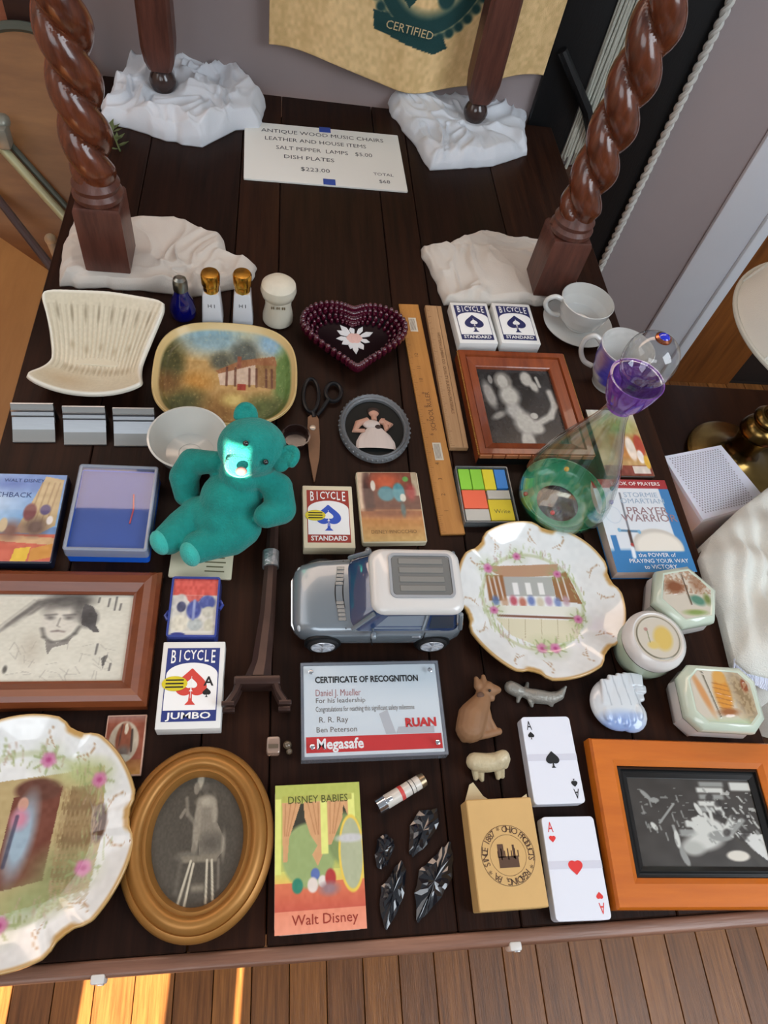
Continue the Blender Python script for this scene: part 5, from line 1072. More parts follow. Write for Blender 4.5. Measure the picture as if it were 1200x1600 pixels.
# ------------------------------------------------------------ teddy bear
PL = mat('teal plush', (18, 146, 136), .95, vary=.28, vscale=60, bump=1, bscale=420, sheen=.15)
PL2 = mat('pale teal plush', (60, 190, 178), .95, vary=.1, vscale=40, bump=.9, bscale=600, sheen=.2)
tb_ = T('teddy_bear', 'teal plush teddy bear sitting in front of the painted platter', 'teddy bear', (at(350, 810, TZ)))
L0 = Vector(tb_.location)
A = lambda u, v, z: at(u, v, TZ + z) - L0
HC = A(394, 699, .105); BC = A(362, 780, .045)
def lm(bm):
    ball(bm, HC, .0365, (1.08, .95, .95), u=28, v=18); ball(bm, HC.lerp(BC, .5), .026)
    ball(bm, BC, .037, (1, .98, .9), u=28, v=18); ball(bm, BC + Vector((-.004, -.018, -.008)), .033, (1.05, .9, .8))
    MZ = A(375, 727, .117); ball(bm, MZ, .0165, (1.05, .85, .85)); ball(bm, MZ.lerp(HC, .4), .0205)
    for P_, R_ in (([A(338, 722, .075), A(300, 722, .062), A(288, 745, .045), A(292, 772, .030)], [.013, .0165, .018, .0155]), ([A(410, 745, .078), A(434, 762, .066), A(438, 795, .056), A(416, 806, .062)], [.014, .018, .019, .0145]), ([A(345, 815, .034), A(312, 805, .026), A(285, 822, .024), A(264, 842, .026)], [.026, .023, .020, .0185]), ([A(375, 822, .034), A(360, 838, .026), A(332, 848, .024), A(308, 856, .026)], [.026, .0235, .020, .0185])):
        for (a, b, r0, r1) in zip(P_[:-1], P_[1:], R_[:-1], R_[1:]):
            for k in range(5): ball(bm, a.lerp(b, k / 5), r0 + (r1 - r0) * k / 5, u=14, v=10)
        ball(bm, P_[-1], R_[-1])
body = fused('body', [lm], .0018, PL, tb_, 4)
for cpx, s_, ang in (((384, 651, .128), 1, .0), ((448, 716, .112), 1, -.9)):
    ec = A(*cpx)
    def er(bm, ec=ec, ang=ang):
        R_ = Matrix.Rotation(ang, 3, 'Z') @ Matrix.Rotation(.5, 3, 'X')
        for k in range(14):
            a = PI * k / 13; ball(bm, ec + R_ @ Vector((math.cos(a) * .0095, math.sin(a) * .0125, 0)), .0048, u=10, v=8)
        ball(bm, ec, .0105, (1, 1.1, .38), R_); ball(bm, ec + R_ @ Vector((0, -.009, 0)), .010, (1, 1, .5), R_)
    fused('ear', [er], .0012, PL2 if s_ == 2 else PL, tb_, 3)
for cpx in ((250, 848, .030), (297, 866, .030)):
    bm = B(); ball(bm, A(*cpx), .0165, (.62, .9, .95), Matrix.Rotation(.6, 3, 'Z')); obj('foot_pad', bm, PL2, tb_, ang=180, label='pale teal foot pad')
EYE = mat('black bead', (18, 20, 22), .1, coat=1)
def onhead(u, v): # front of the head seen from the camera
    d_ = Vector(ray(u, v)).normalized(); o_ = Vector(CAM) - L0; c_ = o_ - HC; b_ = c_.dot(d_); q_ = c_.dot(c_) - .0378 ** 2; h_ = max(b_ * b_ - q_, 0); return o_ + d_ * (-b_ - math.sqrt(h_))
for u, v in ((384, 693), (415, 722)):
    bm = B(); ball(bm, onhead(u, v), .0034); obj('eye', bm, EYE, tb_)
bm = B(); ball(bm, A(377, 736, .1325), .0055, (1.15, .9, .8)); obj('nose', bm, mat('brown nose', (118, 88, 88), .35), tb_)

# ------------------------------------------------------------ tower model lying on the table
DB = mat('dark bronze', (70, 50, 44), .34, metal=.35, vary=.3, vscale=40)
t = T('tower_model', 'dark bronze model tower with silver band lying left of the toy car', 'model tower', at(410, 960, TZ)); L0t = Vector(t.location); a_ = lambda u, v, z: at(u, v, TZ + z) - L0t
bm = B(); ax = [(a_(427, 815, .012), .0065), (a_(425, 860, .012), .007), (a_(418, 960, .013), .0085), (a_(409, 1035, .015), .0105), (a_(403, 1060, .016), .014)]
loops = []
for c_, s_ in ax: loops.append([c_ + Vector((sx * s_, 0, sz * s_ * .8)) for sx, sz in ((1, .4), (.4, 1), (-.4, 1), (-1, .4), (-1, -.4), (-.4, -1), (.4, -1), (1, -.4))])
skin(bm, loops); obj('shaft', bm, DB, t, ang=20)
bm = B(); c_ = a_(402, 1068, .017); box(bm, c_, (.048, .010, .026), bev=.002); obj('platform', bm, DB, t)
for sx in (-1, 1):
    for sz in (-1, 1):
        bm = B(); P_ = [c_ + Vector((sx * .019, -.003, sz * .009)), c_ + Vector((sx * .022, -.012, sz * .0095)), c_ + Vector((sx * .029, -.024, sz * .011))]
        tube(bm, P_, [.0042, .0036, .0042], 6); box(bm, P_[-1] + Vector((0, -.001, 0)), (.013, .005, .008), bev=.001); obj('leg', bm, DB, t)
bm = B(); sb = a_(423, 874, .012); skin(bm, [[Vector((sb.x + .0098 * math.cos(q_), sb.y + y_, sb.z + .0095 * math.sin(q_))) for q_ in np.linspace(0, 2 * PI, 25)[:-1]] for y_ in (-.011, -.008, -.002, .006, .010)]); obj('silver_band', bm, mat('silver foil', (176, 178, 180), .35, metal=.8, bump=1, bscale=160), t, label='crinkled silver band')
bm = B(); skin(bm, [[Vector((a_(427, 815, .012).x + r_ * math.cos(q_), a_(427, 815, .012).y + y_, .012 + r_ * math.sin(q_))) for q_ in np.linspace(0, 2 * PI, 17)[:-1]] for y_, r_ in ((0, .006), (.02, .004), (.04, .001))]); obj('spire', bm, DB, t)

# ------------------------------------------------------------ toy car
CB = mat('silver grey car paint', (128, 138, 146), .26, metal=.4, coat=.6); CW = mat('pearl white roof', (208, 206, 202), .25, coat=.5); CG = mat('blue reflection glass', (46, 66, 104), .06, coat=1, spec=.8); RUB = mat('tyre rubber', (22, 22, 24), .7)  # blue of the cabin glass stands in for a reflection
cr = T('toy_car', 'silver grey model car with white roof standing behind the acrylic certificate', 'toy car', (.028, .345, TZ))
YC = .0
def sec(x, w_, zb, zt, cr_=.012):
    P_ = []; 
    for k in range(4): pass
    pts = rrect(2 * w_, zt - zb, min(cr_, (zt - zb) / 2.2), 4)
    return [Vector((x, p_.x, p_.y + (zb + zt) / 2)) for p_ in pts]
bm = B(); skin(bm, [sec(*q_) for q_ in ((.000, .026, .020, .032, .005), (.003, .037, .014, .038), (.010, .043, .011, .043), (.030, .0465, .010, .047), (.065, .0475, .010, .050), (.120, .0475, .010, .051), (.160, .0475, .010, .052), (.178, .046, .011, .051), (.187, .042, .014, .047), (.190, .034, .019, .040, .006))]); body = obj('body', bm, CB, cr, ang=50)
def rl(x0, x1, w_, z, r): return rrect(x1 - x0, 2 * w_, r, 5, z, ((x0 + x1) / 2, 0))
bm = B(); skin(bm, [rl(.060, .186, .0445, .047, .014), rl(.066, .185, .0435, .055, .014), rl(.084, .180, .0375, .076, .012)]); obj('cabin_glass', bm, CG, cr, ang=50)
bm = B(); skin(bm, [rl(.083, .183, .0385, .0755, .013), rl(.081, .184, .0395, .079, .014), rl(.083, .183, .038, .083, .014), rl(.090, .177, .034, .0855, .012), ]); roof = obj('roof', bm, CW, cr, ang=60)
bm = B(); slab(bm, .066, .048, .006, .0852, .0862, .0004, (.138, .004)); sr = obj('sunroof', bm, mat('roof panel grey', (104, 106, 104), .3, coat=.3), cr)
bm = B(); frame(bm, .072, .054, [(0, .0850), (0, .0872), (.003, .0872), (.003, .0850)], r=.007); bmesh.ops.translate(bm, verts=bm.verts, vec=(.138, .004, 0)); obj('sunroof_frame', bm, mat('grey roof frame', (150, 154, 158), .3, coat=.3), cr)
for k in range(4):
    bm = B(); box(bm, (.138, -.014 + k * .011 + .002, .0866), (.050, .007, .0012), bev=.0004, seg=1); obj('roof_rib', bm, mat('roof rib', (122, 122, 118), .35), cr)
# pillars and door skins in body colour
for s_ in (-1, 1):
    for x0, x1, nm in ((.064, .0845, 'pillar'), (.142, .143, 'pillar'), (.184, .1795, 'pillar')):
        bm = B(); tube(bm, [(x0, s_ * .0438, .051), ((x0 + x1) / 2, s_ * .0408, .064), (x1, s_ * .0375, .0765)], .0026 if nm == 'pillar' else .002, 8); obj(nm, bm, CB, cr)
    bm = B(); bm.faces.new([bm.verts.new(v_) for v_ in ((.086, s_ * .0442, .052), (.140, s_ * .0442, .052), (.140, s_ * .0385, .0745), (.100, s_ * .0388, .0735))]); sg = obj('side_window', bm, mat('side window', (118, 130, 144), .2, coat=.7), cr, ang=0)
    bm = B(); bm.faces.new([bm.verts.new(v_) for v_ in ((.148, s_ * .0442, .053), (.176, s_ * .0440, .053), (.172, s_ * .0388, .0735), (.148, s_ * .0388, .0735))]); obj('quarter_window', bm, mat('dark side window', (60, 68, 80), .15, coat=.8), cr, ang=0)
    bm = B(); tube(bm, [(.088, s_ * .0478, .048), (.086, s_ * .0482, .034), (.090, s_ * .0478, .014)], .0006, 5); tube(bm, [(.144, s_ * .0478, .049), (.145, s_ * .0482, .034), (.141, s_ * .0478, .014)], .0006, 5); obj('door_seam', bm, RUB, cr)
    bm = B(); box(bm, (.136, s_ * .048, .038), (.010, .002, .003), bev=.0008); obj('door_handle', bm, CHROME, cr)
    bm = B(); ball(bm, (.086, s_ * .052, .053), .0048, (.8, 1, .8)); tube(bm, [(.086, s_ * .044, .052), (.086, s_ * .051, .053)], .0012); obj('wing_mirror', bm, CB, cr)
    for wx in (.034, .158):
        R_ = .0175; yo = s_ * .0485
        def wl(r_, y_): return [Vector((wx + r_ * math.cos(2 * PI * k / 32), y_, .0180 + r_ * math.sin(2 * PI * k / 32))) for k in range(32)]
        bm = B(); skin(bm, [wl(.0205, yo - s_ * .004), wl(.0205, yo - s_ * .0008), wl(.019, yo)], False, True); obj('wheel_arch', bm, mat('arch black', (18, 20, 22), .5), cr)
        bm = B(); skin(bm, [wl(.011, yo - s_ * .010), wl(.0165, yo - s_ * .010), wl(R_, yo - s_ * .008), wl(R_, yo + s_ * .001), wl(.0165, yo + s_ * .003), wl(.0135, yo + s_ * .003), wl(.013, yo + s_ * .001)]); wh = obj('wheel', bm, RUB, cr)
        bm = B(); skin(bm, [wl(.0135, yo + s_ * .0030), wl(.0130, yo + s_ * .0036), wl(.0118, yo + s_ * .0030), wl(.0115, yo + s_ * .0012)], False, True)
        for k in range(8):
            a = 2 * PI * k / 8; c_ = Vector((wx, yo + s_ * .0028, .018)); tube(bm, [c_, c_ + Vector((math.cos(a) * .012, 0, math.sin(a) * .012))], .0014, 6)
        ball(bm, (wx, yo + s_ * .003, .018), .003, (1, .6, 1)); obj('alloy_rim', bm, mat('bright alloy', (226, 230, 236), .25, metal=.5), wh, ang=30)
    bm = B(); ball(bm, (.009, s_ * .034, .034), .0075, (.6, .8, .8)); obj('headlight', bm, mat('lamp lens', (196, 206, 214), .05, coat=1), cr)
    bm = B(); box(bm, (.188, s_ * .034, .040), (.004, .006, .012), bev=.001); obj('tail_light', bm, ink('tail red', (150, 60, 50), .2), cr)
bm = B(); tube(bm, [(.0035, y_, .030 + 0 * y_) for y_ in np.linspace(-.028, .028, 9)], .0028, 8); tube(bm, [(.0055 if abs(y_) > .03 else .001, y_, .022) for y_ in np.linspace(-.036, .036, 9)], .003, 8); obj('front_grille', bm, CHROME, cr)
bm = B(); tube(bm, [(.1895 if abs(y_) < .03 else .187, y_, .024) for y_ in np.linspace(-.038, .038, 9)], .003, 8); obj('rear_bumper', bm, CHROME, cr)
bm = B(); tube(bm, [(.055 - .010 * (y_ / .04) ** 2 * -1, y_, .0492 - .0012 * abs(y_ / .04)) for y_ in np.linspace(-.042, .042, 13)], .0008, 5); tube(bm, [(.0465 - .010 * (y_ / .04) ** 2 * -1, y_, .0484 - .0012 * abs(y_ / .04)) for y_ in np.linspace(-.042, .042, 13)], .0008, 5); obj('bonnet_seam', bm, RUB, cr)
for s_ in (-1, 1):
    bm = B()
    for k in range(5): box(bm, (.0515 + .0005 * k, s_ * (.012 + k * .0048), .0494), (.0085, .0040, .0014), bev=.0003, seg=1)
    obj('bonnet_vent', bm, mat('vent silver', (176, 178, 176), .25, metal=.8), cr, kind='stuff')

# ------------------------------------------------------------ carved animals
WD = mat('carved brown wood', (142, 104, 72), .6, vary=.15, vscale=30); 
fx = T('carved_fox', 'carved brown wooden sitting animal beside the acrylic certificate', 'figurine', at(748, 1115, TZ)); L1 = Vector(fx.location); F_ = lambda u, v, z: at(u, v, TZ + z) - L1
def chain(bm, P_, R_, n=6, sz=1):
    for a, b, r0, r1 in zip(P_[:-1], P_[1:], R_[:-1], R_[1:]):
        for k in range(n + 1): ball(bm, a.lerp(b, k / n), r0 + (r1 - r0) * k / n, (1, 1, sz), u=12, v=8)
def lm(bm):
    z = .009
    chain(bm, [F_(734, 1138, z), F_(738, 1120, z), F_(752, 1096, z)], [.016, .0165, .0105]); chain(bm, [F_(752, 1100, z), F_(755, 1082, z), F_(762, 1076, z + .002)], [.0105, .008, .0085]); chain(bm, [F_(764, 1078, z + .002), F_(778, 1078, z + .001)], [.0085, .004])
    chain(bm, [F_(764, 1086, z), F_(768, 1091, z)], [.006, .004]); chain(bm, [F_(756, 1104, z), F_(764, 1125, z), F_(774, 1142, z - .003)], [.0065, .0042, .0035]); chain(bm, [F_(750, 1112, z), F_(757, 1132, z), F_(763, 1142, z - .003)], [.008, .0045, .0035])
    chain(bm, [F_(726, 1152, z - .003), F_(760, 1148, z - .003), F_(779, 1143, z - .003)], [.006, .0045, .0042]); chain(bm, [F_(747, 1072, z + .003), F_(744, 1060, z + .003)], [.005, .0026]); chain(bm, [F_(756, 1070, z + .003), F_(755, 1057, z + .003)], [.005, .0026])
fused('body', [lm], .0011, WD, fx, 2)
bm = B(); ball(bm, F_(765, 1079, .0195), .0016); obj('eye', bm, BLACKINK, fx)
bm = B(); ball(bm, F_(751, 1087, .0175), .0045, (1, 1, .5)); obj('dark_knot', bm, mat('dark knot', (92, 66, 52), .6), fx)
al = T('silver_lizard', 'small grey metal lizard figurine under the pavilion plate', 'figurine', at(838, 1082, TZ)); L1 = Vector(al.location)
PW = mat('grey pewter', (146, 144, 136), .4, metal=.35, bump=.6, bscale=260, vary=.2, vscale=60)
def lm(bm):
    z = .007; chain(bm, [F_(798, 1074, z), F_(806, 1078, z), F_(818, 1082, z), F_(838, 1088, z), F_(860, 1091, z), F_(874, 1087, z), F_(884, 1073, z + .004)], [.0075, .0078, .0055, .0085, .0075, .0055, .0016])
    for a, b in (((812, 1086), (809, 1096)), ((828, 1094), (831, 1103)), ((822, 1078), (824, 1068)), ((858, 1098), (862, 1102))): chain(bm, [F_(*a, z), F_(*b, .003)], [.003, .0022])
fused('body', [lm], .0011, PW, al, 2)
sh = T('sheep_figurine', 'small cream ceramic sheep standing above the kraft box', 'figurine', at(764, 1215, TZ)); L1 = Vector(sh.location)
def lm(bm):
    z = .017; chain(bm, [F_(742, 1190, z), F_(760, 1192, z), F_(777, 1190, z)], [.0095, .0100, .0095]); chain(bm, [F_(779, 1186, z + .004), F_(786, 1182, z + .005)], [.008, .0072]); chain(bm, [F_(790, 1186, z + .004), F_(789, 1196, z - .001)], [.0052, .0038])
    for u, v in ((741, 1206), (751, 1208), (776, 1205), (783, 1203)): chain(bm, [F_(u, v - 8, z - .004), F_(u + 2, v + 10, .0030)], [.0042, .0026])
fused('body', [lm], .001, mat('cream glaze sheep', (196, 182, 148), .4, vary=.15, vscale=70, coat=.2, bump=.5, bscale=260), sh, 2)
for u, v in ((743, 1217), (753, 1218), (778, 1215), (785, 1213)):
    bm = B(); ball(bm, F_(u, v, .0022), .0026, (1, 1, .8)); obj('hoof', bm, mat('dark hoof', (46, 40, 34), .5), sh)

# ------------------------------------------------------------ pocket lighter, arrowheads, glass trinket
a = at(589, 1262, TZ + .006); b = at(662, 1218, TZ + .006); t = T('pocket_lighter', 'white cylinder lighter with red stripe and chrome cap above the black arrowheads', 'lighter', ((a.x + b.x) / 2, (a.y + b.y) / 2, TZ), math.atan2(b.y - a.y, b.x - a.x)); Ln = (b - a).length
def cyl(x0, x1, r0, r1=None, n=20): return [[Vector((x, (r) * math.cos(2 * PI * k / n), .0075 + r * math.sin(2 * PI * k / n))) for k in range(n)] for x, r in ((x0, r0), (x1, r1 or r0))]
bm = B(); skin(bm, cyl(-Ln * .34, Ln * .40, .0072)); obj('barrel', bm, mat('white enamel barrel', (206, 200, 190), .25, coat=.3), t)
bm = B(); skin(bm, cyl(-Ln * .5, -Ln * .33, .0075, .0078)); box(bm, (-Ln * .28, 0, .0155), (.008, .004, .003), bev=.001); obj('chrome_cap', bm, CHROME, t)
bm = B(); skin(bm, cyl(Ln * .39, Ln * .5, .0076, .0068)); obj('end_cap', bm, mat('bronze cap', (140, 124, 100), .3, metal=.8), t)
bm = B(); skin(bm, cyl(-.002, .002, .0074)); obj('red_stripe', bm, ink('stripe', (196, 70, 66)), t)
bm = B(); skin(bm, cyl(Ln * .18, Ln * .195, .0074)); skin(bm, cyl(Ln * .26, Ln * .27, .0074)); obj('dark_stripe', bm, BLACKINK, t)
OBS = mat('black obsidian', (20, 22, 28), .12, coat=.8)
AR = [([(588, 1355), (585, 1335), (590, 1312), (602, 1302), (615, 1312), (616, 1322), (604, 1352), (596, 1358)], 'small smooth black arrowhead, upper left of the four'),
      ([(638, 1332), (640, 1290), (655, 1268), (683, 1262), (686, 1285), (668, 1320), (645, 1338)], 'dark slender black arrowhead, upper right of the four'),
      ([(600, 1452), (593, 1415), (596, 1385), (608, 1370), (615, 1358), (627, 1343), (634, 1360), (632, 1395), (620, 1425), (604, 1452)], 'black chipped arrowhead with narrow stem, lower left of the four'),
      ([(650, 1438), (648, 1395), (655, 1360), (668, 1348), (690, 1325), (705, 1314), (707, 1345), (706, 1372), (690, 1400), (668, 1425), (654, 1440)], 'largest black chipped arrowhead, lower right of the four')]
rn = random.Random(4)
for i, (O, lb) in enumerate(AR):
    P_ = [at(u, v, TZ + .002) for u, v in O]; c_ = sum(P_, Vector()) / len(P_); c_.z = TZ
    bm = B(); n_ = len(P_); pts = []
    for k in range(n_):
        for j in range(3): q_ = P_[k].lerp(P_[(k + 1) % n_], j / 3) - c_; pts.append(Vector((q_.x, q_.y, 0)) * (1 + rn.uniform(-.05, .05)))
    sc_ = lambda f, z, jz=0: [Vector((q_.x * f, q_.y * f, z + rn.uniform(-jz, jz))) for q_ in pts]
    V_ = skin(bm, [sc_(.85, .0003), sc_(1, .003), sc_(.72, .0055, .0013), sc_(.38, .0075, .001)], True, False)
    bmesh.ops.triangulate(bm, faces=bm.faces[:]); top = bm.verts.new((0, 0, .0082)); L_ = V_[-1]
    for k in range(len(L_)): bm.faces.new((L_[k], L_[(k + 1) % len(L_)], top))
    tag(obj('arrowhead', bm, OBS, loc=c_, ang=8), lb, 'arrowhead', 'black arrowheads')
gb = T('glass_trinket', 'tiny pair of clear glass beads with reddish tint left of the certificate', 'trinket', at(436, 1170, TZ)); L1 = Vector(gb.location)
bm = B(); box(bm, F_(427, 1166, .008), (.014, .018, .014), bev=.003); obj('glass_block', bm, mat('pinkish glass', (206, 176, 156), .08, trans=.6, coat=.6), gb)
bm = B(); box(bm, F_(427, 1166, .0155), (.010, .004, .0012)); ball(bm, F_(449, 1164, .006), .0045); ball(bm, F_(452, 1174, .004), .0035); obj('bead', bm, mat('dark glass bead', (120, 104, 84), .08, trans=.4, coat=.8), gb)
# small clips on the front edge of the table
for (u, v, lb) in ((803, 1475, 'small white clip on the front table edge under the ace of hearts'), (155, 1521, 'small white clip on the front table edge under the left plate')):
    q_ = at(u, v, .745); t = T('edge_clip', lb, 'clip', (q_.x, -.0005, .722), group='clips on the table edge'); bm = B(); box(bm, (0, 0, .020), (.012, .008, .018), bev=.002); obj('clip_body', bm, mat('white plastic', (206, 204, 200), .35), t)
    bm = B(); box(bm, (.002, -.0035, .022), (.006, .003, .005), bev=.001); obj('clip_tab', bm, ALU, t)

# ------------------------------------------------------------ right side: bedside cabinet, lamp, white basket, cloth
NZ = .60
DK = wood('dark walnut', (52, 30, 19), (32, 18, 12), .3, 6, 1, 10, bump=.03, spec=.12)
t = T('bedside_cabinet', 'dark walnut bedside cabinet right of the plank table under the brass lamp', 'cabinet', (.86, .59, 0))
bm = B(); box(bm, (0, 0, NZ - .0125), (.52, .59, .025), bev=.004); obj('top', bm, DK, t)
bm = B(); box(bm, (0, 0, .29), (.47, .54, .58), bev=.002); obj('body', bm, DK, t)
for k in range(2):
    bm = B(); box(bm, (0, -.273, .42 - k * .24), (.42, .014, .2), bev=.003); dr = obj('drawer', bm, DK, t); bm = B(); ball(bm, (0, -.286, .42 - k * .24), .012); obj('knob', bm, BRASS, dr)
lp = T('brass_lamp', 'brass table lamp with pale fabric shade at the right edge', 'lamp', (.812, .705, NZ))
bm = B(); lathe(bm, smoothp([(.080, 0), (.086, .003), (.084, .010), (.060, .016), (.048, .020), (.030, .030), (.024, .050), (.030, .075), (.033, .085), (.028, .100), (.018, .108)], 3), 56); obj('base', bm, BRASS, lp, ang=60)
bm = B(); lathe(bm, smoothp([(.018, .106), (.026, .112), (.027, .120), (.020, .128), (.013, .134), (.012, .20), (.012, .27), (.016, .275), (.016, .285), (.008, .29), (.008, .33)], 3), 40); obj('stem', bm, BRASS, lp, ang=60)
SHD = mat('pale lamp fabric', (222, 220, 210), .8, bump=.3, bscale=700)
bm = B(); RB, RT, z0, z1 = .165, .085, .295, .50
skin(bm, [circ(r_, z_, 72) for r_, z_ in ((RB - .002, z0), (RB, z0), (RT, z1), (RT - .002, z1))], ring=True); sd_ = obj('lamp_shade', bm, SHD, lp, ang=60)
bm = B(); tube(bm, circ(RB + .001, z0 + .003, 72) + [circ(RB + .001, z0 + .003, 72)[0]], .0035, 8, False); obj('bottom_trim', bm, mat('shade trim', (190, 188, 176), .8), sd_); bm = B()
for k in range(6):
    a = 2 * PI * k / 6 + .35; tube(bm, [(RB * math.cos(a), RB * math.sin(a), z0), (RT * math.cos(a), RT * math.sin(a), z1)], .0022, 6)
obj('shade_rib', bm, mat('shade rib', (216, 218, 210), .8), sd_); bm = B(); tube(bm, circ(RT, z1, 48) + [circ(RT, z1, 48)[0]], .003, 8, False); obj('top_trim', bm, mat('shade trim', (0, 0, 0)), sd_)
bm = B()
for k in range(3): a = 2 * PI * k / 3; tube(bm, [(.005 * math.cos(a), .005 * math.sin(a), z1 - .02), (RT * math.cos(a), RT * math.sin(a), z1 - .002)], .0015, 6)
tube(bm, [(0, 0, .32), (0, 0, z1 - .015)], .004, 8); obj('shade_carrier', bm, BRASS, lp)
# white perforated basket
bh = .135; Q = [at(u, v, NZ + bh) for u, v in ((1034, 712), (1127, 694), (1202, 784), (1098, 814))]; c_ = sum(Q, Vector()) / 4
t = T('perforated_box', 'white translucent plastic box with perforated top beside the paperback', 'box', (c_.x, c_.y, NZ))
WP = mat('white plastic box', (214, 214, 226), .35, sub=.2); P_ = [Vector((q_.x - c_.x, q_.y - c_.y, 0)) for q_ in Q]
lv = lambda f, z: [Vector((q_.x * f, q_.y * f, z)) for q_ in P_]
bm = B(); skin(bm, [lv(.93, 0), lv(1.0, bh - .004), lv(.97, bh)]); obj('shell', bm, WP, t, ang=20)
bm = B(); e1 = (P_[1] - P_[0]); e2 = (P_[3] - P_[0]); nA, nB = 20, 26
for i in range(nA):
    for j in range(nB):
        q_ = P_[0] + e1 * (.09 + .84 * (i + .5 * (j % 2)) / nA) + e2 * (.07 + .86 * j / nB); bm.faces.new([bm.verts.new(v_) for v_ in circ(.0014, bh + .0003, 6, (q_.x, q_.y))])
obj('perforations', bm, mat('hole shade', (150, 144, 152), .6), t, kind='stuff', ang=0)
# white cloth over the cabinet front and the table edge
CP = [(1096, 870), (1110, 838), (1150, 800), (1200, 762), (1290, 740), (1330, 900), (1330, 1080), (1210, 1064), (1168, 1052), (1147, 1036), (1128, 960), (1112, 925)]
def dcl():
    P_ = [at(u, v, TZ + .012) for u, v in CP]; c_ = sum(P_, Vector()) / len(P_); n_ = 200; seg = []
    tot = sum((P_[j] - P_[(j + 1) % len(P_)]).length for j in range(len(P_)))
    for i in range(len(P_)):
        a, b = P_[i], P_[(i + 1) % len(P_)]; k = max(2, int(n_ * (b - a).length / tot))
        for t_ in range(k): seg.append(a.lerp(b, t_ / k))
    R_ = 60; ve = [(c_.x, c_.y, TZ + .044)]; n_ = len(seg)
    for r_ in range(1, R_ + 1):
        f = r_ / R_
        for i, s_ in enumerate(seg):
            x, y = c_.x + (s_.x - c_.x) * f, c_.y + (s_.y - c_.y) * f
            fold = .012 * math.sin((x * 3 - y * 2.2) * 17 + math.sin(y * 30)) + .006 * math.sin((x * 1.2 + y * 3) * 26 + 1) + .004 * math.sin((x * 4 - y) * 60); ve.append((x, y, TZ + .014 + (.030 + fold) * (1 - f ** 2.5)))
    F = [(0, 1 + i, 1 + (i + 1) % n_) for i in range(n_)]
    for k in range(R_ - 1):
        for i in range(n_): F.append((1 + k * n_ + i, 1 + (k + 1) * n_ + i, 1 + (k + 1) * n_ + (i + 1) % n_, 1 + k * n_ + (i + 1) % n_))
    base = len(ve); ve += [(v[0] + (.012 * math.sin(i_ * .55) + .01 if v[0] > .60 else 0), v[1] + (.012 * math.cos(i_ * .47) - .006 if v[0] > .60 else 0), TZ + .0005 if v[0] < .578 else NZ + .001) for i_, v in enumerate(ve[1 + (R_ - 1) * n_:])]
    for i in range(n_): F.append((1 + (R_ - 1) * n_ + i, base + i, base + (i + 1) % n_, 1 + (R_ - 1) * n_ + (i + 1) % n_))
    me = bpy.data.meshes.new('white_cloth'); me.from_pydata(ve, [], F); return me
bm = B(); rs = random.Random(2)
w_cl = T('white_cloth', 'thick white fringed cloth draped at the right edge beside the trinket boxes', 'cloth', (0, 0, 0))
obj('fabric', dcl(), mat('white weave', (214, 214, 206), .85, bump=.6, bscale=600), w_cl, ang=180)
for i in range(60):
    f = i / 59; a = at(1147 + 63 * f, 1034 + 30 * f, TZ + .012); tube(bm, [a + Vector((0, .003, .002)), a + Vector((rs.uniform(-.003, .003), -.007, -.002)), a + Vector((rs.uniform(-.005, .005), -.014, -.006))], .0013, 5)
obj('fringe', bm, mat('fringe white', (210, 216, 232), .9), w_cl, kind='stuff')
q_ = at(1196, 768, NZ + .02); t = T('red_booklet', 'thin red booklet beside the white perforated box', 'booklet', (q_.x + .045, q_.y - .045, NZ), .2); bm = B(); slab(bm, .07, .11, .003, 0, .012); obj('pages', bm, mat('red booklet', (150, 62, 60), .5), t)

# ------------------------------------------------------------ left side: round wooden table, board, trunk, shadow strip
RW = wood('tan round board', (140, 96, 52), (112, 72, 36), .5, 4, 0, 5)
PA = Vector(aty(40, 40, 1.44)); PB = at(95, 430, .50); ex = Vector((1, 0, 0)); ey = (PB - PA); ey = (ey - ex * ey.dot(ex)).normalized(); NN = ex.cross(ey).normalized()
if NN.z < 0: NN = -NN
def onp(u, v, off=0):
    d = Vector(ray(u, v)); o_ = Vector(CAM); P0 = PA + NN * off; return o_ + d * ((P0 - o_).dot(NN) / d.dot(NN))
t = T('round_board', 'large round tan wooden board with dark rim leaning left of the plank table', 'board', (PB.x, PB.y, 0)); tl = Vector(t.location)
outl = [(20 + 152 * math.cos(q_), 252 - 212 * math.sin(q_)) for q_ in np.linspace(0, 2 * PI, 73)[:-1]]
cP = onp(20, 252); O_ = [onp(u, v) for u, v in outl]; O_ = [p_ if p_.x < -.345 else p_ + ex * (-.345 - p_.x) for p_ in O_]
bm = B(); skin(bm, [[p_ - NN * .016 - tl for p_ in O_], [p_ - tl for p_ in O_]]); obj('panel', bm, RW, t, ang=30)
bm = B(); tube(bm, [p_ - tl for p_ in O_ + O_[:1]], .009, 8, False); obj('rim', bm, mat('dark green grey metal', (84, 88, 78), .5, metal=.3), t)
bm = B(); lo = min(O_, key=lambda p_: p_.z); box(bm, (lo.x - tl.x - .05, lo.y - tl.y, (lo.z - .01) / 2), (.30, .04, max(lo.z - .01, .05))); obj('support', bm, mat('dark passage', (0, 0, 0)), t)
lv_ = mat('olive leaf', (84, 96, 58), .7)
lf = T('dried_greenery', 'sprig of dried green leaves beside the rear left cloth', 'plant', at(150, 214, TZ + .002))
rn = random.Random(8)
sp = [Vector((.0, .09, .0)), Vector((.012, .04, .0)), Vector((.03, 0, .01)), Vector((.045, -.035, .0))]
bm = B(); tube(bm, sp, .0015, 6); obj('stem', bm, lv_, lf)
